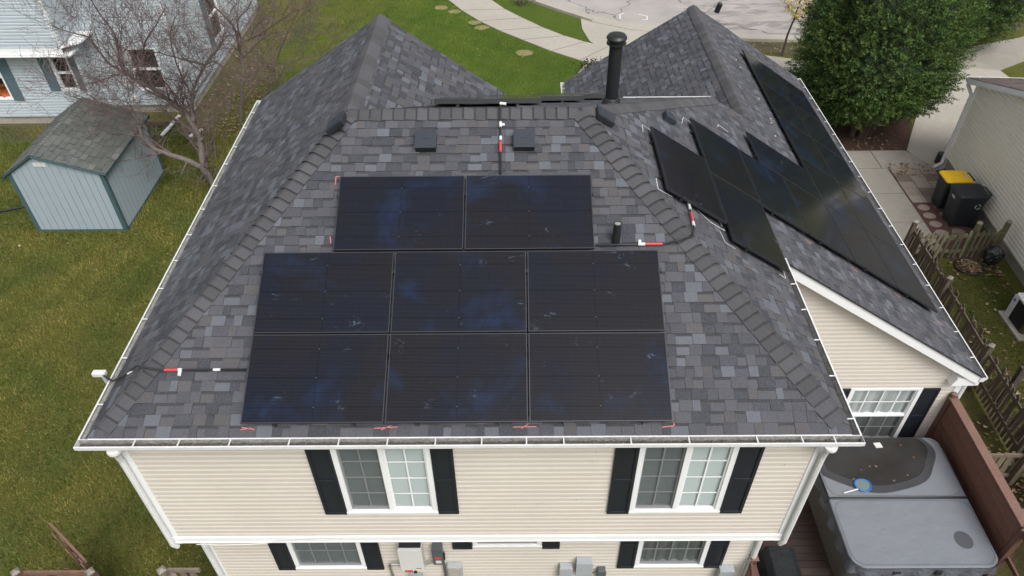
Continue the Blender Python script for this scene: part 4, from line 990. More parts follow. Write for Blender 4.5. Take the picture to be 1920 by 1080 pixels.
for i in range(len(pts)):
    p, q = Vector(pts[i]), Vector(pts[(i+1) % len(pts)]); m_ = max(1, int((q-p).length/.06))
    for k in range(m_): ring.append(p.lerp(q, k/m_))
n = len(ring); cxy = Vector(((tx0+tx1)/2, (ty0+ty1)/2)); lv = [(0, -.022), (.0, -.12), (.012, -.2), (.02, -.27)]; base = 0
for li, (o_, z) in enumerate(lv):
    for i, p in enumerate(ring):
        d = (p-cxy).normalized(); wv = math.sin(i*.9)*.012*li+rd.uniform(-.006, .006)*li
        b.v.append((p.x+d.x*(o_+wv), p.y+d.y*(o_+wv), TZ+z+math.sin(i*.37)*.012*(li == 3)))
for li in range(3):
    for i in range(n): b.f.append((li*n+i, li*n+(i+1) % n, (li+1)*n+(i+1) % n, (li+1)*n+i)); b.c.append(None); b.m.append(0)
b.build('skirt', 'tubskirt', tub, smooth=True)
b = MB(); b.tube([(tx0-.02, tf, TZ-.12), (tx0-.01, tf, TZ-.005), (tx0+.03, tf, TZ+.006), (tx1-.03, tf, TZ+.006), (tx1+.01, tf, TZ-.01), (tx1+.02, tf, TZ-.12)], .022, 8)
b.tube([(tx0+.01, tf+.02, TZ-.005), (tx0-.005, 2.4, TZ-.005), (tx0+.02, 2.85, TZ-.004)], .013, 6); b.tube([(tx1-.01, tf+.02, TZ-.005), (tx1+.005, 2.8, TZ-.005)], .013, 6)
b.build('hinge_strap', 'black', tub, smooth=True)
b = MB(); pts = []                                                                    # pooled rainwater
for k in range(60):
    a = k/60*2*math.pi; rr = 1+.03*math.sin(3*a)+.02*math.sin(7*a+1)
    x = 6.95+1.22*rr*math.cos(a); y = 2.72+.80*rr*math.sin(a); pts.append((min(max(x, tx0+.03), tx1-.04), min(max(y, tf+.04), ty1-.025), TZ+.0155))
b.face(pts); b.build('rain_puddle', 'damp', tub)
b = MB(); cxp, cyp = 6.95, 2.72
b.face([(cxp+(x-cxp)*(.90+.012*math.sin(i*.5)), min(ty1-.03, cyp+.05+(y-cyp)*(.88+.012*math.sin(i*.4+1))), z+.0015) for i, (x, y, z) in enumerate(pts)]); b.build('rain_puddle', 'wet', tub)
b = MB(); b.lathe((7.93, .98, TZ+.0085), [(.16, 0), (.16, .003)], 28, sx=.92, sy=1.0); b.build('cover_patch', 'patch', tub)
b = MB()
for ins in (.045,):
    for y0_, y1_ in ((ty0+ins, tf-.05), (tf+.05, ty1-ins)):
        q_ = rrect(tx0+ins, tx1-ins, y0_, y1_, .21, 6); q_.append(q_[0])
        for p_, r_ in zip(q_, q_[1:]): b.bar((*p_, TZ+.0045), (*r_, TZ+.0045), .006, .004)
b.build('stitching', 'tubskirt', tub)
b = MB(); b.box(6.6, 6.72, ty0-.035, ty0-.02, TZ-.22, TZ-.10); b.box(7.3, 7.4, ty0-.035, ty0-.02, TZ-.2, TZ-.08); b.build('buckle', 'black', tub)
net = thing('skimmer_net', (6.55, 1.98, TZ), 'blue rimmed skimmer net with white handle lying on the grey tub cover', 'skimmer net')
b = MB(); rim = []
for k in range(25):
    a = k/24*2*math.pi; rim.append((6.60+.145*math.cos(a)*(1+.12*math.sin(a)), 2.03+.125*math.sin(a), TZ+.035))
b.tube(rim, .013, 8, cap=False); b.build('rim', 'netblue', net)
b = MB(); b.face([(6.60+(x-6.60)*.93, 2.03+(y-2.03)*.93, z-.004) for x, y, z in rim[:-1]]); b.build('mesh', 'netmesh', net)
b = MB(); b.tube([(6.49, 1.96, TZ+.03), (6.21, 1.885, TZ+.025)], .013, 8); b.build('handle', 'whitep', net)
b = MB(); b.obox((7.13, 2.84, TZ+.020), (.13, .01, 0), (-.02, .11, 0), (0, 0, .012)); tag(b.build('plastic_card', 'whitep'), 'small white card lying on the wet half of the tub cover', 'card')
b_ = leaves('cover_leaves', [(6.1, 8.0, 2.1, 3.0, TZ+.012, 9), (6.3, 7.0, 2.6, 3.0, TZ+.012, 3)], 'a few orange leaves stuck on the wet tub cover', cols=((.16, .07, .035), (.18, .10, .05), (.2, .16, .10)), size=(.02, .038), seed=9)

# deck
deck = thing('deck', (6.5, 1, 0), 'dark red brown board deck around the hot tub', 'deck')
b = MB(); y = -2.5; rd = random.Random(8)
while y < 3.46:
    b.box(4.36, 8.62, y, y+.132, DZ-.03, DZ+rd.uniform(-.003, .002), vary(rd.choice([(.026, .014, .012), (.032, .017, .014), (.021, .012, .011), (.038, .025, .017)]), .2)); y += .14
b.build('boards', 'deck', deck)
b = MB(); b.box(4.37, 8.6, -2.5, 3.45, .02, DZ-.035, (.03, .02, .016)); b.build('joists', 'deck', deck)
rail = thing('deck_railing', (4.34, .6, DZ), 'red brown deck railing post with slanting rails at the lower right house corner', 'railing')
b = MB(); b.box(4.24, 4.34, .56, .66, DZ, 1.50, (.11, .045, .035)); b.build('post', 'redwood', rail)
b = MB(); b.hexa([(4.22, .54, 1.501), (4.36, .54, 1.501), (4.36, .68, 1.501), (4.22, .68, 1.501), (4.27, .59, 1.55), (4.31, .59, 1.55), (4.31, .63, 1.55), (4.27, .63, 1.55)], (.16, .07, .055)); b.build('post_cap', 'redwood', rail)
for dx, z_ in ((.0, 1.36), (0, .75)):
    b = MB(); b.bar((4.29, .56, z_), (4.31, -2.4, z_), .09, .04, col=(.10, .04, .032)); b.build('rail', 'redwood', rail)
b = MB(); b.bar((4.25, .56, 1.40), (4.05, -1.5, 1.1), .04, .09, col=(.09, .035, .03)); b.build('rail', 'redwood', rail)
for k in range(10):
    b = MB(); b.box(4.28, 4.32, .3-k*.14, .34-k*.14, .5, 1.34, (.08, .032, .027)); b.build('baluster', 'redwood', rail)
# covered grill
gr = thing('covered_grill', (4.85, .45, DZ), 'barbecue grill under a black fabric cover beside the house corner', 'grill')
b = MB(); prof = [(1.02, DZ+.02, 1.0), (1.0, 1.0, 1.0), (.93, 1.18, .98), (.72, 1.27, .9)]
ring = rrect(-.30, .30, -.75, .55, .10, 5); n = len(ring)
for s, z, s2 in prof:
    for i, (x, y_) in enumerate(ring): wob = 1+.02*math.sin(i*1.7+z*3); b.v.append((4.83+x*s*wob, .42+y_*s2*wob, z+.012*math.sin(i)))
for l in range(len(prof)-1):
    for i in range(n): b.f.append((l*n+i, l*n+(i+1) % n, (l+1)*n+(i+1) % n, (l+1)*n+i)); b.c.append(None); b.m.append(0)
b.f.append(tuple((len(prof)-1)*n+i for i in range(n))); b.c.append(None); b.m.append(0)
b.build('cover', 'screenfab', gr, smooth=False)
b = MB(); b.tube([(4.60, 1.06, .45), (4.60, 1.06, 1.1)], .03, 8); b.build('leg', 'black', gr)
# privacy screen
scn = thing('privacy_screen', (8.55, 2, DZ), 'stained wooden privacy screen of wide boards right of the hot tub', 'screen')
b = MB(); z = DZ; rd = random.Random(2); top = 2.10
while z < top-.06:
    zt = min(z+.265, top-.035); b.box(8.53, 8.56, .84, 3.40, z, zt-.008, vary((.145, .066, .047), .22)); z = zt
b.build('boards', 'redwood', scn)
b = MB(); b.box(8.47, 8.63, .80, 3.44, top-.034, top, (.20, .115, .09)); b.box(8.565, 8.60, .84, 3.4, top-.30, top-.22, (.13, .06, .045)); b.build('top_rail', 'redwood', scn)
for (y0, zz) in ((3.41, 2.16), (.72, 2.02)):
    b = MB(); b.box(8.50, 8.60, y0, y0+.09, .0, zz, (.12, .055, .042)); b.lathe((8.55, y0+.045, zz), [(.07, 0), (.07, .02), (.03, .05)], 4, (.22, .18, .16)); b.build('post', 'redwood', scn)
b = MB(); b.bar((8.55, .74, 2.0), (8.45, -2.2, 1.3), .09, .12, col=(.095, .032, .026)); b.build('rail', 'redwood', scn)
b = MB(); b.bar((8.60, .74, 1.2), (8.60, -2.2, 1.2), .04, .09, col=(.12, .045, .035)); b.build('rail', 'redwood', scn)

# ------------------------------------------------------------------ fences
def picket_fence(name, a, c, label, mt, hgt=1.1, pw=.075, gap=.06, posts=(), lean=.03, group=None, rails=(.28, .82), brace=False, cat='fence', seed=1, tone=((.15, .12, .09), (.10, .075, .055), (.19, .16, .12)), side=1, headroom=True, tilt=(0, 0, 0)):
    rd = random.Random(seed); a, c = Vector((*a, 0)), Vector((*c, 0)); d = c-a; L = d.length; d.normalize(); nn = Vector((-d.y, d.x, 0))*side; Z = Vector((0, 0, 1))
    t = thing(name, tuple((a+c)/2), label, cat, group)
    s = 0; b = MB(); k = 0; tl = Vector(tilt)
    while s < L-pw:
        h_ = hgt*rd.uniform(.96, 1.02); up = Vector((rd.uniform(-lean, lean), rd.uniform(-lean, lean), 1))+tl; col = vary(rd.choice(tone), .25)
        b = MB(); o = a+d*s+nn*.02+Z*.05
        b.obox(o, d*pw, nn*.018, up*(h_-.12), col); q = o+up*(h_-.12)
        b.prism([q, q+d*pw, q+d*pw*.72+up*.05, q+d*pw*.28+up*.05], nn*.018, col)
        b.build('picket', mt, t); k += 1; s += pw+gap*rd.uniform(.7, 1.25)
    for rz in rails:
        b = MB(); b.obox(a+Z*hgt*rz-nn*.02+tl*hgt*rz, d*L, nn*.038, Z*.085, vary(tone[0], .1)); b.build('rail', mt, t)
    if brace: b = MB(); b.bar(a+d*.1+Z*hgt*.3-nn*.03, a+d*(L-.1)+Z*hgt*.82-nn*.03, .02, .07, col=tone[2]); b.build('brace', mt, t)
    for p in posts:
        b = MB(); q = a+d*p-d*.05-nn*.11; b.obox(q, d*.1, nn*.1, Z*(hgt+.12)+tl*hgt, vary(tone[0], .15)); cq = q+Z*(hgt+.12)+d*.05+nn*.05+tl*hgt
        b.lathe(tuple(cq), [(.085, 0), (.085, .02), (.03, .06)], 4, (.30, .28, .25)); b.build('post', mt, t)
    return t
MT = ((.16, .145, .085), (.10, .09, .055), (.21, .20, .13)); RT = ((.17, .075, .048), (.12, .055, .038), (.20, .10, .066)); BT = ((.060, .040, .032), (.042, .030, .024), (.085, .062, .05))
picket_fence('picket_gate', (10.85, 9.92), (12.42, 9.98), 'mossy picket gate with a diagonal brace in front of the bins', 'moss', .95, pw=.07, gap=.10, rails=(.22, .74), brace=True, tone=MT, cat='gate', seed=3, side=-1, posts=(0,))
picket_fence('picket_fence', (12.50, 9.98), (13.30, 10.02), 'short mossy picket fence between the gate and the neighbour wall', 'moss', 1.0, pw=.07, gap=.09, posts=(.02, .80), rails=(.25, .74), tone=MT, seed=4, side=-1)
picket_fence('picket_fence', (10.78, 9.95), (10.55, 3.3), 'long leaning dark brown picket fence along the right side yard', 'fence', 1.12, pw=.085, gap=.045, posts=(0, 2.2, 4.4, 6.5), lean=.07, tone=BT, seed=5, tilt=(.05, 0, 0))
picket_fence('picket_fence', (10.55, 3.2), (10.45, -.5), 'near end of the brown side fence behind the privacy screen', 'fence', 1.1, pw=.085, gap=.045, posts=(1.5, 3.4), lean=.05, tone=BT, seed=15)
picket_fence('picket_fence', (8.8, 3.02), (10.45, 3.02), 'short weathered fence crossing between the wing corner and side fence', 'fence', .95, pw=.12, gap=.05, posts=(1.45,), tone=((.15, .11, .075), (.11, .075, .05), (.18, .14, .09)), seed=6, rails=(.15, .85))
picket_fence('board_fence', (-7.62, .38), (-6.42, .38), 'short reddish board fence with two grey capped posts at bottom left', 'fence', 1.55, pw=.13, gap=.03, posts=(0, 1.2), rails=(.2, .96), tone=RT, seed=7)
picket_fence('board_fence', (-5.28, .40), (-4.72, .40), 'narrow slatted fence piece between one post and the house corner', 'fence', 1.55, pw=.10, gap=.08, posts=(0,), rails=(.25, .98), tone=((.22, .18, .14), (.16, .11, .08), (.26, .22, .18)), seed=8)
g_ = picket_fence('open_gate', (-6.55, .48), (-7.42, 1.14), 'wooden gate standing open at bottom left, seen almost edge on', 'fence', 1.70, pw=.13, gap=.012, rails=(.2, .55, .98), tone=RT, cat='gate', seed=9)

# ------------------------------------------------------------------ bins, bag, saucer, condenser
def bin_(name, loc, w, d, hgt, lidm, label, rz):
    t = thing(name, loc, label, 'wheelie bin', 'wheelie bins beside the neighbour wall'); X, Y, Z_ = loc
    b = MB(); tp = .80
    def rg(s, z, wid=w, dep=d): return [(X+x*s, Y+y_*s, Z_+z) for x, y_ in rrect(-wid/2, wid/2, -dep/2, dep/2, .07, 4)]
    for A in (rg(tp, .03), rg(.97, hgt*.86), rg(1.02, hgt*.87), rg(1.02, hgt*.93)): b.v += A
    n = len(rg(1, 0))
    for l in range(3):
        for i in range(n): b.f.append((l*n+i, l*n+(i+1) % n, (l+1)*n+(i+1) % n, (l+1)*n+i)); b.c.append(None); b.m.append(0)
    b.f.append(tuple(3*n+i for i in range(n))); b.c.append(None); b.m.append(0)
    b.build('body', 'bin', t)
    b = MB(); n0 = len(b.v)
    for A in (rg(1.05, hgt*.935), rg(1.05, hgt*.965), rg(.96, hgt*.99), rg(.5, hgt*1.01)): b.v += A
    for l in range(3):
        for i in range(n): b.f.append((l*n+i, l*n+(i+1) % n, (l+1)*n+(i+1) % n, (l+1)*n+i)); b.c.append(None); b.m.append(0)
    b.f.append(tuple(3*n+i for i in range(n))); b.c.append(None); b.m.append(0)
    ld = b.build('lid', lidm, t)
    b = MB(); b.tube([(X+w*.52, Y-d*.32, Z_+hgt*.95), (X+w*.62, Y-d*.32, Z_+hgt*.95), (X+w*.62, Y+d*.32, Z_+hgt*.95), (X+w*.52, Y+d*.32, Z_+hgt*.95)], .018, 8); b.build('handle', 'black', t)
    for s in (-1, 1): b = MB(); b.tube([(X+w*.36, Y+s*(d*.42), Z_+.10), (X+w*.36, Y+s*(d*.42+.05), Z_+.10)], .10, 16); b.build('wheel', 'black', t)
    return t, ld
t1, ld = bin_('wheelie_bin', (12.98, 12.38, .03), .72, .58, 1.02, 'yellow', 'black wheelie bin with a bright yellow lid carrying a white label', 0)
b = MB(); b.box(13.03, 13.22, 12.25, 12.52, 1.052, 1.058); b.build('white_label', 'whitep', ld)
for k in range(4): b = MB(); b.box(13.05, 13.20, 12.28+k*.06, 12.30+k*.06, 1.0585, 1.060); b.build('label_print', 'dgrey', ld)
t2, ld2 = bin_('wheelie_bin', (13.0, 11.58, .03), .80, .66, 1.08, 'bin', 'all black wheelie bin with a white recycling arrows mark', 0)
b = MB()
for k in range(3):
    a0 = k*2.094+.3; pts = [(13.18+.07*math.cos(a0+i*.28), 11.58-.322, .75+.07*math.sin(a0+i*.28)) for i in range(6)]
    for p, q in zip(pts, pts[1:]): b.bar(p, q, .018, .008, up=(0, 1, 0))
b.build('recycling_mark', 'whitep', t2)
b = MB(); b.box(12.594, 12.602, 11.5, 11.66, .86, .93); b.build('plate', 'grey', t2)
bag = MB(); n1, n2 = 22, 14; rd = random.Random(3)
for i in range(n2+1):
    f = i/n2; z = .62*f; r = .27*math.sin(math.pi*min(1, .18+.82*(1-f)))**.6*(1-.25*f) if f < .85 else .27*(.55-.5*(f-.85)/.15*.8)
    for k in range(n1):
        a = k/n1*2*math.pi; q = r*(1+.10*math.sin(5*a+f*6)+.05*rd.uniform(-1, 1)); bag.v.append((13.02+q*math.cos(a), 9.66+q*math.sin(a)*.85, .03+z+.015*rd.uniform(-1, 1)))
for i in range(n2):
    for k in range(n1): bag.f.append((i*n1+k, i*n1+(k+1) % n1, (i+1)*n1+(k+1) % n1, (i+1)*n1+k)); bag.c.append(None); bag.m.append(0)
bag.f.append(tuple(n2*n1+k for k in range(n1))); bag.c.append(None); bag.m.append(0)
tag(bag.build('rubbish_bag', 'bag'), 'shiny black tied rubbish bag beside the picket fence', 'rubbish bag')
t = thing('round_tray', (12.55, 9.55, 0), 'round black rimmed tray heaped with dry leaves by the rubbish bag', 'tray')
b = MB(); b.tube([(12.45+.36*math.cos(k/28*6.2832), 9.56+.33*math.sin(k/28*6.2832), .05) for k in range(29)], .018, 6, cap=False); b.build('rim', 'black', t)
b = MB(); b.lathe((12.45, 9.56, 0), [(.35, .01), (.35, .03)], 24, sy=.92); b.build('base', 'mulch', t)
lv = leaves('tray_leaves', [(12.2, 12.7, 9.33, 9.79, .045, 150)], 'dry leaves heaped in the round tray', size=(.025, .045), seed=12)
ac = thing('air_conditioner', (12.85, 7.4, 0), 'boxy air conditioning condenser with white corner panel at the right edge', 'air conditioner')
b = MB(); b.prism([(x, y, 0) for x, y in rrect(12.38, 13.35, 6.85, 7.86, .03, 2)], (0, 0, .06)); b.build('pad', 'found', ac)
b = MB(); b.prism([(x, y, .062) for x, y in rrect(12.51, 13.24, 7.03, 7.74, .07, 4)], (0, 0, .64)); b.build('coil', 'acm', ac)
b = MB()
for k in range(26):
    z = .09+k*.0235; b.box(12.498, 12.507, 7.12, 7.62, z, z+.006); b.box(12.6, 13.2, 7.018, 7.027, z, z+.006)
b.build('louvres', 'pframe', ac)
b = MB(); b.prism([(x, y, .703) for x, y in rrect(12.49, 13.26, 7.01, 7.76, .07, 4)], (0, 0, .05)); b.build('top', 'white2', ac)
b = MB(); b.box(12.485, 12.60, 7.60, 7.765, .06, .702); b.build('corner_panel', 'white2', ac)
b = MB(); b.box(12.480, 12.4845, 7.66, 7.72, .55, .62); b.build('badge', 'netblue', ac)
b = MB(); b.lathe((12.87, 7.38, .7535), [(.30, 0), (.30, .012), (.27, .018)], 24); b.build('fan_guard', 'pframe', ac)
b = MB(); b.box(11.55, 11.68, 6.6, 6.70, .0, .09); tag(b.build('stone', 'found', bevel=.02), 'small pale stone lying in the grass by the side fence', 'stone')
b = MB(); b.box(11.02, 11.16, 4.95, 5.05, 0, 1.16); tag(b.build('fence_stake', 'fence', bevel=.006), 'pale topped stake standing beside the leaning side fence', 'stake')

# ------------------------------------------------------------------ right neighbour house
rh = thing('neighbour_house', (18, 10, 0), 'pale cream sided neighbour house with brown roof at the right edge', 'house')
wa, wb = Vector((13.85, 14.4, 0)), Vector((13.15, 4.0, 0)); ud = (wb-wa).normalized(); nd = Vector((ud.y, -ud.x, 0))
if nd.x > 0: nd = -nd
Lw = (wb-wa).length; slope = .36
siding('wall', 'cream2', rh, wa, ud, nd, [(0, .38), (Lw, .38), (Lw, 2.85), (Lw/2, 2.85+slope*Lw/2), (0, 2.85)], step=.115, out=.034)
b = MB(); b.prism([wa-nd*.05, wb-nd*.05, wb-nd*9, wa-nd*9], (0, 0, .38)); b.build('foundation', 'found', rh)
siding('wall', 'cream2', rh, wa-nd*9, nd, -ud, [(0, .38), (9, .38), (9, 2.85), (0, 2.85)], step=.115, out=.02)
b = MB(); b.bar(wa+nd*.012+Vector((0, 0, .38)), wa+nd*.012+Vector((0, 0, 2.8)), .09, .09, up=(0, 1, 0)); b.build('corner_board', 'white', rh)
mid = (wa+wb)/2+Vector((0, 0, 2.85+slope*Lw/2+.12)); e0 = wa+Vector((0, 0, 2.97)); e1 = wb+Vector((0, 0, 2.97))
ov = nd*.22; eo = -ud*.30
for nm, ea, sgn in (('a', e0, -1), ('b', e1, 1)):
    eave = ea+ud*.30*sgn-Vector((0, 0, .108)); yv = (mid-eave); yl = yv.length; yv.normalize()
    xv = nd if sgn < 0 else -nd; nv = Vector((0, 0, 1)); nv = xv.cross(yv).normalized()
    if nv.z < 0: nv = -nv
    o0 = eave+ov if sgn < 0 else eave-nd*9
    X = -nd if sgn < 0 else nd
    q = [(0, 0), (9.2, 0), (9.2, yl), (0, yl)]
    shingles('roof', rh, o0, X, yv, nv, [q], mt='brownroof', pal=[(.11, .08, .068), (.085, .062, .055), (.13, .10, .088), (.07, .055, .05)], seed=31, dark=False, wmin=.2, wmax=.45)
    b = MB(); a_, c_ = eave+ov, mid+ov
    b.prism([a_-nv*.01, c_-nv*.01, c_-nv*.01-Vector((0, 0, .16)), a_-nv*.01-Vector((0, 0, .16))], -nd*.03); b.build('rake_board', 'white', rh)
    b = MB(); b.prism([a_-nv*.13, c_-nv*.13, c_-nv*.13-nd*.22, a_-nv*.13-nd*.22], (0, 0, -.01)); b.build('rake_soffit', 'white', rh)
ge = e0-ud*.30-Vector((0, 0, .12))
gutter(rh, ge+nd*.22, ge-nd*9, tuple(-ud), debris=False)
b = MB(); b.tube([ge+nd*.12-ud*.06-Vector((0, 0, .1)), ge+nd*.12-ud*.06-Vector((0, 0, .22)), wa+nd*.08-ud*.04+Vector((0, 0, 2.45)), wa+nd*.08-ud*.04+Vector((0, 0, .30)), wa+nd*.12+ud*.02+Vector((0, 0, .16)), wa+nd*.38+ud*.15+Vector((0, 0, .10))], .055, 8); b.build('downspout', 'white2', rh)
b = MB(); b.tube([wa+nd*.05-ud*.25+Vector((0, 0, .02)), wa+nd*.05-ud*.25+Vector((0, 0, .35))], .14, 12); tag(b.build('plant_pot', 'black'), 'small black pot behind the neighbour downspout', 'pot')

# ------------------------------------------------------------------ left neighbour house
lh = thing('neighbour_house', (-15, 20, 0), 'pale blue sided neighbour house with dark teal shutters at upper left', 'house')
LYf = 17.6; LXc = -13.95; LYb = 18.35; LXr = -10.95
w1 = (-14.80, -14.20, 1.25, 2.5); w0 = (-17.4, -16.6, .95, 2.55); w2 = (-12.62, -11.60, .85, 2.40)
siding('wall', 'blue', lh, (-22, LYf, 0), (1, 0, 0), (0, -1, 0), [(0, .3), (22+LXc, .3), (22+LXc, 2.75), (0, 2.75)], [(22+a, 22+c, d, e) for a, c, d, e in (w1, w0)], step=.108, out=.026)
siding('wall', 'blue', lh, (-22, 17.1, 0), (1, 0, 0), (0, -1, 0), [(0, 2.95), (22+LXc, 2.95), (22+LXc, 5.4), (0, 5.4)], step=.108, out=.026)
siding('wall', 'blue', lh, (LXc, 17.1, 0), (0, 1, 0), (1, 0, 0), [(0, 2.95), (1.25, 2.95), (1.25, 5.4), (0, 5.4)], step=.108, out=.026)
siding('wall', 'blue', lh, (LXc, LYf, 0), (0, 1, 0), (1, 0, 0), [(0, .3), (.75, .3), (.75, 2.95), (0, 2.95)], step=.108, out=.026)
siding('wall', 'blue', lh, (LXc, LYb, 0), (1, 0, 0), (0, -1, 0), [(0, .3), (LXr-LXc, .3), (LXr-LXc, 5.4), (0, 5.4)], [(w2[0]-LXc, w2[1]-LXc, w2[2], w2[3])], step=.108, out=.026)
w3 = (3.35, 4.55, 1.05, 2.9)
siding('wall', 'blue', lh, (LXr, LYb, 0), (0, 1, 0), (1, 0, 0), [(0, .3), (9, .3), (9, 5.4), (0, 5.4)], [w3], step=.108, out=.026)
b = MB(); b.box(-22, LXc-.02, LYf+.03, 27, 0, .31); b.box(LXc-.02, LXr-.03, LYb+.03, 27.3, 0, .31); b.build('foundation', 'found', lh)
b = MB(); b.box(-22, LXc+.02, 17.07, 17.095, 2.76, 2.96); b.box(-22, LXc+.02, 17.02, 17.065, 2.74, 2.80); b.box(-22, LXc+.25, 17.0, 17.6, 2.70, 2.735)
b.prism([(LXc+.02, 17.08, 2.95), (LXc+.5, 17.5, 2.95), (LXc+.5, 18.3, 2.95), (LXc+.02, 18.3, 2.95)], (0, 0, .05)); b.build('band_board', 'white', lh)
for (x, y, z0, z1) in [(LXc, 17.1, 2.95, 5.4), (LXc, LYf, .3, 2.7), (LXr, LYb, .1, 5.4)]:
    b = MB(); b.box(x-.11, x+.022, y-.022, y, z0, z1); b.box(x+.001, x+.021, y+.001, y+.11, z0, z1); b.build('corner_board', 'white', lh)
b = MB(); b.prism([(-22.3, 16.8, 5.4), (LXc+.3, 16.8, 5.4), (LXc+.3, 18.0, 5.4), (LXr+.35, 18.0, 5.4), (LXr+.35, 27.6, 5.4), (-22.3, 27.6, 5.4)], (0, 0, .18)); b.build('eave', 'white', lh)
b = MB(); b.hexa([(-22.4, 16.7, 5.59), (LXr+.4, 17.6, 5.59), (LXr+.4, 27.7, 5.59), (-22.4, 27.7, 5.59), (-19, 21.9, 7.6), (-14, 22.1, 7.6), (-14, 22.9, 7.6), (-19, 22.9, 7.6)], (.05, .05, .055)); b.build('roof', 'shingle', lh)
window(lh, w1, LYf, 'stack', 1, 1, screen=(), blinds=False); window(lh, w0, LYf, 'stack', 1, 1, screen=(), blinds=False); window(lh, w2, LYb, 'stack', 1, 1, screen=(), blinds='' )
for a, c, z0, z1, y in [(-15.17, -14.83, 1.27, 2.52, LYf), (-14.17, -13.99+.02, 1.27, 2.52, LYf), (-16.57, -16.22, .93, 2.56, LYf)]:
    shutter(lh, a, c, z0, z1, y-.014, 'bshutter')
b = MB(); b.tube([(-16.9, 17.80, 1.0), (-16.9, 17.80, 1.35)], .2, 12); b.build('pumpkin', 'orange', lh, smooth=True)
b = MB(); y0, y1 = LYb+3.35, LYb+4.55
b.box(LXr-.06, LXr+.03, y0, y0+.07, 1.05, 2.9); b.box(LXr-.06, LXr+.03, y1-.07, y1, 1.05, 2.9); b.box(LXr-.06, LXr+.03, y0+.07, y1-.07, 2.83, 2.9); b.box(LXr-.06, LXr+.03, y0+.07, y1-.07, 1.05, 1.12); b.box(LXr-.06, LXr+.025, y0+.07, y1-.07, 1.95, 2.0)
wf = b.build('window', 'white', lh)
b = MB(); b.face([(LXr-.02, y0, 1.05), (LXr-.02, y1, 1.05), (LXr-.02, y1, 2.9), (LXr-.02, y0, 2.9)]); b.build('pane', 'glass', wf)
b = MB(); b.face([(LXr-.3, y0-.2, .9), (LXr-.3, y1+.2, .9), (LXr-.3, y1+.2, 3.0), (LXr-.3, y0-.2, 3.0)]); b.build('reveal', 'dark', wf)
b = MB(); b.box(LXr+.016, LXr+.045, y0-.42, y0-.03, 1.05, 2.9); b.box(LXr+.046, LXr+.06, y0-.42, y0-.37, 1.05, 2.9); b.box(LXr+.046, LXr+.06, y0-.08, y0-.03, 1.05, 2.9); b.build('shutter', 'bshutter', lh)
b = MB(); b.tube([(-12.9, 18.27, .62), (-12.75, 18.15, .62)], .10, 10); b.box(-13.0, -12.75, 18.18, 18.3, 1.05, 1.25); b.build('wall_vent', 'white2', lh)
# downspout extensions on the grass
for (a, c, lb) in [((-11.25, 17.75, .20), (-11.5, 16.6, .08), 'white downspout extension lying on the soil below the blue house window'), ((-10.6, 16.45, .07), (-10.25, 17.0, .09), 'short white drain pipe piece lying beside the bare tree')]:
    b = MB(); b.bar(a, c, .10, .07); tag(b.build('drain_pipe', 'white2', bevel=.01), lb, 'drain pipe')
b = MB()
for k in range(3): b.tube([(-12.6+.1*k, 17.6-k*.12, .04), (-11.9, 17.5-k*.1, .05+.01*k), (-11.3, 17.62-k*.13, .04)], .028, 6)
tag(b.build('garden_hose', 'bark2', smooth=True), 'brown garden hose coiled at the foot of the blue wall', 'hose')

# ------------------------------------------------------------------ shed
shed = thing('garden_shed', (-12, 13, 0), 'light blue garden shed with grey shingled roof and teal trim on the lawn', 'shed')
sx0, sx1, sy0, sy1 = -13.25, -10.72, 11.48, 14.52; sh = 1.93; sm = -12.38; sp = 2.47
def tplank(name, o, u, nrm, W, ztop):                 # vertical groove boards
    b = MB(); o, u, nrm = Vector(o), Vector(u), Vector(nrm); s = 0
    while s < W-.001:
        e = min(s+.203, W); g = .008
        z = lambda q: ztop(q)
        P = lambda q, zz, d: o+u*q+Vector((0, 0, zz))+nrm*d
        b.face([P(s+g, .06, .012), P(e, .06, .012), P(e, z(e), .012), P(s+g, z(s+g), .012)], None, 0)
        b.face([P(s, .06, 0), P(s+g, .06, 0), P(s+g, z(s+g), 0), P(s, z(s), 0)], None, 1)
        b.face([P(s+g, .06, 0), P(s+g, .06, .012), P(s+g, z(s+g), .012), P(s+g, z(s+g), 0)], None, 1)
        s = e
    return b.build(name, ['shedwall', 'groove'], shed)
def gab(q): x = sx0+q; return sh+(sp-sh)*(1-abs(x-sm)/((sm-sx0) if x < sm else (sx1-sm)))
tplank('wall', (sx0, sy0, 0), (1, 0, 0), (0, -1, 0), sx1-sx0, gab)
tplank('wall', (sx1, sy1, 0), (-1, 0, 0), (0, 1, 0), sx1-sx0, lambda q: gab(sx1-sx0-q))
tplank('wall', (sx1, sy0, 0), (0, 1, 0), (1, 0, 0), sy1-sy0, lambda q: sh)
tplank('wall', (sx0, sy1, 0), (0, -1, 0), (-1, 0, 0), sy1-sy0, lambda q: sh)
b = MB(); b.box(sx0-.03, sx1+.03, sy0-.03, sy1+.03, 0, .06); b.build('floor_frame', 'teal', shed)
for (x, y) in ((sx0, sy0), (sx1, sy0), (sx1, sy1)):
    b = MB(); sxx = -1 if x == sx0 else 1; syy = -1 if y == sy0 else 1
    b.box(min(x+sxx*.028, x-sxx*.085), max(x+sxx*.028, x-sxx*.085), min(y+syy*.0125, y+syy*.03), max(y+syy*.0125, y+syy*.03), .05, sh+.02)
    b.box(min(x+sxx*.0125, x+sxx*.03), max(x+sxx*.0125, x+sxx*.03), min(y, y-syy*.085), max(y, y-syy*.085), .05, sh); b.build('corner_trim', 'teal', shed)
ovr = .14
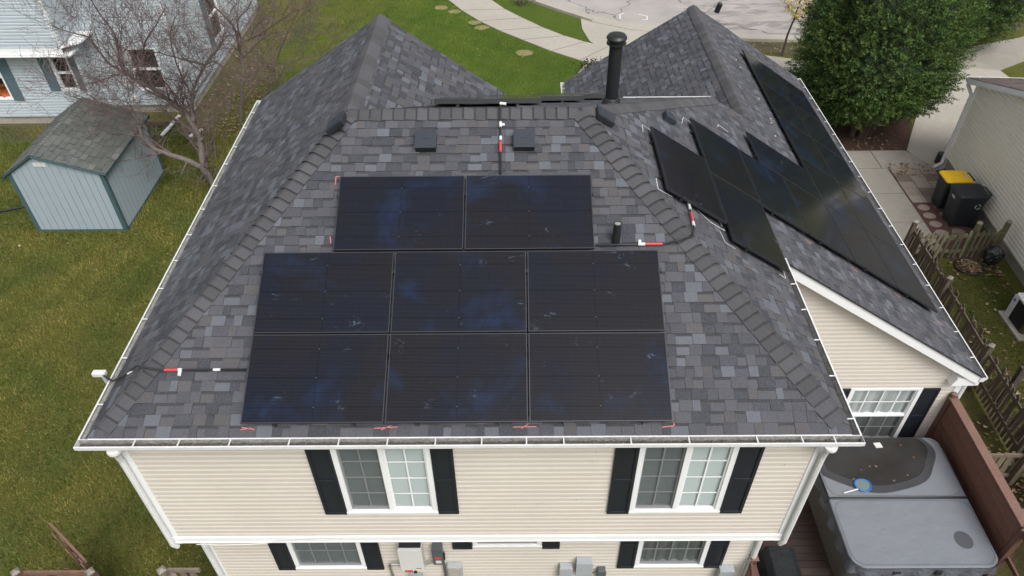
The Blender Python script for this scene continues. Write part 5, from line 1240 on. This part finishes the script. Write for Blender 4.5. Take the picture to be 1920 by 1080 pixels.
for sgn in (-1, 1):
    ex = sx1+ovr if sgn > 0 else sx0-ovr; run = abs(ex-sm); k = (sp-sh)/((sx1-sm) if sgn > 0 else (sm-sx0)); ez = sp+.06-k*run
    yv = Vector((sm-ex, 0, k*run)).normalized(); nv = Vector((k*sgn, 0, 1)).normalized(); xv = yv.cross(nv)
    P0 = Vector((ex, sy0-.06 if xv.y > 0 else sy1+.12, ez)); L2 = math.hypot(run, k*run)
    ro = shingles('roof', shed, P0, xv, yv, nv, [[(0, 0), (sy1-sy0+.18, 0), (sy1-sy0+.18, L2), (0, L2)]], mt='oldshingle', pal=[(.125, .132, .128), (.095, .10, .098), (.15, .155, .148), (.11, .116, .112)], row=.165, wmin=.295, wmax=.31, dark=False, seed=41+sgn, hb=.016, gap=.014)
    b = MB(); lo = Vector((ex, sy0-.06, ez-.012)); hi = Vector((sm, sy0-.06, sp+.06-.012)); b.prism([lo, hi, hi-Vector((0, 0, .065)), lo-Vector((0, 0, .065))], (0, .02, 0)); b.build('rake_trim', 'teal', shed)
    b = MB(); b.box(min(ex, ex-sgn*.02), max(ex, ex-sgn*.02), sy0-.10, sy1+.12, ez-.10, ez-.012); b.build('eave_trim', 'teal', shed)
    b = MB(); b.prism([(ex, sy0-.1, ez-.02), (sm, sy0-.1, sp+.04), (sm, sy1+.1, sp+.04), (ex, sy1+.1, ez-.02)], (0, 0, -.015)); b.build('roof_deck', 'teal', shed)
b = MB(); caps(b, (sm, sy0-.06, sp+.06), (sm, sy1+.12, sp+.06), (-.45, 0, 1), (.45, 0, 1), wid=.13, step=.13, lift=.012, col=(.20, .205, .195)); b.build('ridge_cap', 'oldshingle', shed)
b = MB(); b.box(sm-.06, sm+.28, sy0-.030, sy0-.0135, 2.17, 2.285)
gv = b.build('gable_vent', 'whitep', shed); b = MB()
for k in (1, 2): b.box(sm-.06+.113*k-.005, sm-.06+.113*k+.005, sy0-.0335, sy0-.0305, 2.17, 2.285)
b.build('slot', 'grey', gv)
b = MB(); b.tube([(-16.5, 11.95, .05), (-15.3, 12.2, .06), (-14.2, 12.6, .05), (-13.4, 12.75, .05)], .035, 8); tag(b.build('drain_hose', 'black', smooth=True), 'black hose lying on the lawn at the left of the shed', 'hose')

# ------------------------------------------------------------------ bare trees
def grow(b, p, d, L, r, depth, rd, mn=.004, curl=.32, up=.05, spread=.85):
    pts = [p]; rad = [r]; n = max(3, int(L/.16)); q = Vector(p); dd = Vector(d).normalized(); tips = []
    for i in range(n):
        dd = (dd+Vector((rd.uniform(-1, 1), rd.uniform(-1, 1), rd.uniform(-1, 1)))*curl*.45+Vector((0, 0, up))).normalized()
        q = q+dd*(L/n); pts.append(q.copy()); rad.append(max(mn, r*(1-.75*(i+1)/n))); tips.append((q.copy(), dd.copy(), rad[-1]))
    b.tube(pts, rad, 5 if r > .03 else 4 if r > .012 else 3, cap=False)
    if depth <= 0: return
    for i, (q, dd, rr) in enumerate(tips):
        if i < n*.12: continue
        for _ in range(rd.choice((1, 2, 2)) if depth > 1 else rd.choice((1, 1, 2))):
            a = Vector((rd.uniform(-1, 1), rd.uniform(-1, 1), rd.uniform(-.7, 1))).normalized(); nd2 = (dd*(1-spread*.5)+a*spread).normalized()
            grow(b, q, nd2, L*rd.uniform(.32, .58), max(mn, rr*.55), depth-1, rd, mn, curl, up, spread)
def bare_tree(name, label, limbs, seed, group=None, depth=2, base=None, sub=(.8, 1.5), mn=.0038, dens=1.3):
    """limbs: list of (list of (px, py, Y), r0, r1); the first is the trunk"""
    rd = random.Random(seed); b0 = limbs[0][0][0]; loc = aty(*b0); loc.z = 0
    t = thing(name, tuple(loc), label, 'tree', group); tr = MB(); br = MB()
    for li, (pp_, r0, r1) in enumerate(limbs):
        pts = [aty(*q) for q in pp_]
        if li == 0 and pts[0].z > 0: pts[0].z = -.05
        sm_ = []
        for i in range(len(pts)-1):
            for k in range(4):
                tt = k/4; p0, p1, p2, p3 = pts[max(i-1, 0)], pts[i], pts[i+1], pts[min(i+2, len(pts)-1)]
                sm_.append(.5*((2*p1)+(p2-p0)*tt+(2*p0-5*p1+4*p2-p3)*tt*tt+(3*p1-p0-3*p2+p3)*tt**3))
        sm_.append(pts[-1]); n = len(sm_); rad = [r0+(r1-r0)*i/(n-1) for i in range(n)]
        sm_ = [p+Vector((rd.uniform(-1, 1), rd.uniform(-1, 1), rd.uniform(-1, 1)))*min(.02, rad[i]*.4) for i, p in enumerate(sm_)]
        (tr if r0 > .045 else br).tube(sm_, rad, 9 if r0 > .05 else 6)
        for i in range(1 if li else n//3, n):
            if rd.random() > dens*(.85 if li else .5): continue
            dd = (sm_[i]-sm_[i-1]).normalized(); a = Vector((rd.uniform(-1, 1), rd.uniform(-1, 1), rd.uniform(-.5, 1))).normalized()
            grow(br, sm_[i], (dd*.5+a*.8), rd.uniform(*sub), max(.007, rad[i]*.42), depth, rd, mn)
    tr.build('trunk', 'bark', t, smooth=True); br.build('branches', 'twig', t); return t
Yt = 14.6
bare_tree('bare_tree', 'leafless grey fruit tree with a thick leaning limb in front of the blue house', [
    ([(400, 345, 13.4), (388, 325, 13.4), (360, 305, 13.3), (325, 292, 13.2), (290, 280, 13.1), (266, 255, 13.0), (260, 230, 13.0)], .10, .04),
    ([(375, 262, 14.6), (362, 235, 14.8), (345, 212, 14.9), (318, 190, 14.9), (290, 168, 14.9), (255, 150, 14.8), (232, 135, 14.7)], .09, .045),
    ([(385, 335, 13.5), (380, 300, 14.0), (375, 262, 14.6)], .095, .085),
    ([(232, 135, 14.7), (205, 120, 14.6), (185, 95, 14.5), (165, 70, 14.4), (130, 60, 14.3), (95, 48, 14.2)], .04, .010),
    ([(232, 135, 14.7), (222, 105, 14.6), (215, 65, 14.5), (190, 30, 14.4), (165, -10, 14.2)], .04, .012),
    ([(255, 150, 14.8), (262, 110, 14.6), (275, 75, 14.5), (290, 50, 14.4), (310, 15, 14.2)], .038, .012),
    ([(362, 225, 14.8), (360, 180, 14.9), (370, 150, 15.0), (385, 122, 15.1), (400, 100, 15.1), (420, 75, 15.1)], .06, .02),
    ([(385, 122, 15.1), (345, 112, 15.0), (310, 102, 14.9), (275, 95, 14.8)], .03, .010),
    ([(385, 122, 15.1), (400, 115, 15.1), (430, 135, 15.2), (455, 150, 15.3)], .03, .012),
    ([(360, 180, 14.9), (340, 140, 14.8), (325, 100, 14.7), (320, 60, 14.6), (335, 20, 14.5)], .03, .010),
    ([(260, 230, 13.0), (240, 205, 13.0), (200, 198, 12.9), (160, 190, 12.8), (120, 175, 12.7)], .028, .008),
    ([(264, 250, 13.0), (250, 210, 13.0), (235, 190, 12.9), (190, 185, 12.7)], .025, .008),
    ([(345, 212, 14.9), (330, 180, 14.5), (300, 140, 14.1), (290, 110, 13.9)], .025, .008),
    ([(232, 135, 14.7), (190, 150, 14.4), (150, 160, 14.1), (100, 165, 14.0)], .025, .006),
], 21, 'leafless trees by the blue house', depth=2)
bare_tree('bare_tree', 'thinner leafless tree right of the fruit tree beside the roof edge', [
    ([(450, 250, 17.5), (452, 200, 17.6), (455, 130, 17.7), (450, 90, 17.8)],   .055, .042),
    ([(450, 90, 17.8), (440, 55, 17.8), (420, 30, 17.8), (395, 5, 17.7)], .045, .02),
    ([(452, 80, 17.8), (480, 68, 17.9), (510, 48, 18), (545, 25, 18), (580, 12, 18)], .04, .012),
    ([(452, 75, 17.8), (445, 40, 17.8), (465, 15, 17.8), (480, -15, 17.8)], .035, .014),
    ([(455, 110, 17.7), (490, 75, 17.9), (520, 60, 18), (570, 58, 18.1)], .03, .010),
    ([(520, 190, 17.9), (535, 130, 18.0), (560, 112, 18.1), (600, 100, 18.2), (615, 92, 18.2)], .03, .012),
    ([(480, 200, 17.8), (510, 160, 17.9), (520, 110, 18.0), (540, 60, 18.1), (560, 20, 18.2)], .025, .010),
], 33, 'leafless trees by the blue house', depth=2, dens=1.1)
bare_tree('bare_shrub', 'thin leafless shrub stems rising from leafy soil beside the left roof edge', [
    ([(405, 300, 15.2), (400, 230, 15.6), (405, 170, 15.8)], .03, .012), ([(420, 260, 15.8), (430, 200, 16.0), (420, 150, 16.2)], .022, .008),
    ([(385, 290, 15.0), (370, 250, 15.2), (350, 220, 15.3)], .022, .008), ([(440, 215, 16.6), (470, 170, 16.8), (500, 140, 17)], .02, .007),
], 44, depth=2, dens=.7, sub=(.5, .9))

# young yellow-leaved street tree
yt = thing('young_tree', (10.98, 22.5, 0), 'slender young street tree with sparse yellow leaves by the kerb', 'tree')
b = MB(); b.tube([(10.98, 22.5, -.05), (11.0, 22.5, .8), (11.12, 22.5, 1.6), (11.2, 22.5, 2.6), (11.25, 22.45, 3.6)], [.05, .04, .032, .024, .012], 7); b.build('trunk', 'bark2', yt, smooth=True)
rd = random.Random(12); b = MB(); tips = []
for k in range(16):
    z = rd.uniform(1.3, 3.4); a = rd.uniform(0, 6.28); p = Vector((11.05+.05*z, 22.5, z)); q = p+Vector((math.cos(a)*.55, math.sin(a)*.55, .55))*rd.uniform(.6, 1.1); b.tube([p, p.lerp(q, .5)+Vector((0, 0, -.04)), q], [.012, .008, .004], 4); tips += [p.lerp(q, t_) for t_ in (.4, .6, .75, .9, 1)]
b.build('branches', 'bark2', yt)
b = MB()
for p in tips:
    for _ in range(9):
        c = p+Vector((rd.gauss(0, .10), rd.gauss(0, .10), rd.gauss(0, .08))); s = rd.uniform(.03, .055); u = Vector((rd.gauss(0, 1), rd.gauss(0, 1), rd.gauss(0, 1))).normalized(); v = u.orthogonal().normalized()
        b.face([c-u*s, c+v*s*.6, c+u*s, c-v*s*.6], vary(rd.choice([(.50, .36, .06), (.36, .27, .05), (.55, .42, .08), (.24, .22, .05)]), .2))
b.build('crown', 'yleaf', yt)

# evergreens
def evergreen(name, label, c, rx, ry, rz, n, seed, trunk=True):
    rd = np.random.default_rng(seed); c = np.array(c); t = thing(name, (c[0], c[1], 0), label, 'tree', 'big rounded evergreens')
    V = []; F = []; C_ = []; K = []
    # boughs on a lumpy ovoid
    lob = rd.normal(size=(60, 3)); lob /= np.linalg.norm(lob, axis=1)[:, None]; la = rd.uniform(-.05, .20, 60)
    def rad(d): return 1+sum(a*np.exp(-((1-d@l)*16)) for l, a in zip(lob, la))
    dark = rd.normal(size=(16, 3)); dark /= np.linalg.norm(dark, axis=1)[:, None]
    vi = 0
    for i in range(n):
        d = rd.normal(size=3); d /= np.linalg.norm(d)
        if d[2] < -.9: continue
        gap = max(0, max(1-(1-d@g)*45 for g in dark))
        f = rd.uniform(.80, 1.04)*rad(d)*(1-.20*gap)
        p = c+d*np.array([rx, ry, rz])*f*(1 if d[2] > 0 else (1-.12*(-d[2])))
        out = d/np.array([rx, ry, rz]); out /= np.linalg.norm(out); out = out*.8+np.array([0, 0, .35])+rd.normal(size=3)*.28; out /= np.linalg.norm(out)
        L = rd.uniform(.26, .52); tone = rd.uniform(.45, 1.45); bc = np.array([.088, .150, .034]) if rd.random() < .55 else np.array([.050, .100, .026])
        if rd.random() < .12: bc = np.array([.12, .165, .036])
        sidev = np.cross(out, rd.normal(size=3)); sidev /= np.linalg.norm(sidev); s2 = np.cross(out, sidev)
        m = 38
        for k in range(m):
            tt = (k+.5)/m; a = rd.uniform(0, 6.283); lat = sidev*np.cos(a)+s2*np.sin(a); q = p+out*L*(tt-.4)+lat*L*.24*(1-tt*.75)*rd.uniform(.3, 1)
            u = out*.55+lat*.7+rd.normal(size=3)*.25; u /= np.linalg.norm(u); w = np.cross(u, rd.normal(size=3)); w /= np.linalg.norm(w); s = rd.uniform(.024, .050); ww = s*.30
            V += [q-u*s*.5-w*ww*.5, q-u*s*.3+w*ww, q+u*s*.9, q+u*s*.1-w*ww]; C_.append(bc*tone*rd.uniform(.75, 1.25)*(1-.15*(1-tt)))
    V = np.array(V); nf = len(V)//4
    me = bpy.data.meshes.new('crown'); me.vertices.add(nf*4); me.vertices.foreach_set('co', (V-np.array([c[0], c[1], 0])).ravel()); me.loops.add(nf*4); me.loops.foreach_set('vertex_index', np.arange(nf*4)); me.polygons.add(nf)
    me.polygons.foreach_set('loop_start', np.arange(0, nf*4, 4)); me.polygons.foreach_set('loop_total', np.full(nf, 4))
    ca = me.color_attributes.new('Col', 'FLOAT_COLOR', 'CORNER'); A = np.ones((nf*4, 4)); A[:, :3] = np.repeat(np.array(C_), 4, axis=0); ca.data.foreach_set('color', A.ravel())
    me.materials.append(M['ever']); me.update(); me.validate()
    o = bpy.data.objects.new('crown', me); COL.objects.link(o); o.parent = t
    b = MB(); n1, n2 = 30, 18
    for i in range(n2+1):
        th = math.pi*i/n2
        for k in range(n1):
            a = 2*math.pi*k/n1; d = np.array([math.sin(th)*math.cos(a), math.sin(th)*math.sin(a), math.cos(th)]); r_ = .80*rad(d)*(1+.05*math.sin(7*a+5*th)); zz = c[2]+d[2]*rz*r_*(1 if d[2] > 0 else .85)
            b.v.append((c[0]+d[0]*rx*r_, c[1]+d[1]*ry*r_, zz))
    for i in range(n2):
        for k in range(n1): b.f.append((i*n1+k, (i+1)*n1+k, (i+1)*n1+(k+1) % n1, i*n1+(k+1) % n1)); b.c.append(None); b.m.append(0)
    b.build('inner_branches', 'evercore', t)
    if trunk:
        b = MB(); r0 = random.Random(seed)
        for k in range(6):
            a = r0.uniform(0, 6.28); x, y = c[0]+.35*math.cos(a), c[1]+.35*math.sin(a)-.3; b.tube([(x, y, -.05), (x+.15*math.cos(a), y+.1*math.sin(a)-.1, .9), (x+.6*math.cos(a), y+.6*math.sin(a)-.1, 2.2)], [.10, .07, .03], 7)
        b.build('trunk', 'bark2', t, smooth=True)
    return t
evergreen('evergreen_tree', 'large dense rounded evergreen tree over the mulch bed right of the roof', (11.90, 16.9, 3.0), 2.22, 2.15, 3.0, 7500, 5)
evergreen('evergreen_tree', 'second evergreen tree behind the large one at the top right corner', (18.4, 23.6, 2.9), 2.2, 2.2, 3.0, 3600, 6)
# low dark shrub in the front bed
b = MB(); rd = random.Random(3)
for k in range(500):
    c = Vector((3.35+rd.gauss(0, .22), 21.0+rd.gauss(0, .35), rd.uniform(.05, .45))); u = Vector((rd.gauss(0, 1), rd.gauss(0, 1), rd.gauss(0, 1))).normalized(); v = u.orthogonal().normalized(); s = rd.uniform(.03, .06)
    b.face([c-u*s, c+v*s*.5, c+u*s, c-v*s*.5], vary((.02, .026, .018), .3))
tag(b.build('low_shrub', 'ever'), 'low dark shrub at the end of the curved pavement', 'shrub')
b = MB()
for k in range(160):
    c = Vector((.75+rd.gauss(0, .22), 27.9+rd.gauss(0, .15), rd.uniform(.03, .25))); u = Vector((rd.gauss(0, 1), rd.gauss(0, 1), rd.gauss(0, 1))).normalized(); v = u.orthogonal().normalized(); s = rd.uniform(.03, .06)
    b.face([c-u*s, c+v*s*.5, c+u*s, c-v*s*.5], vary((.06, .05, .035), .3))
tag(b.build('dry_plant', 'ever'), 'dried brown plant on the grass verge beyond the pavement', 'plant')
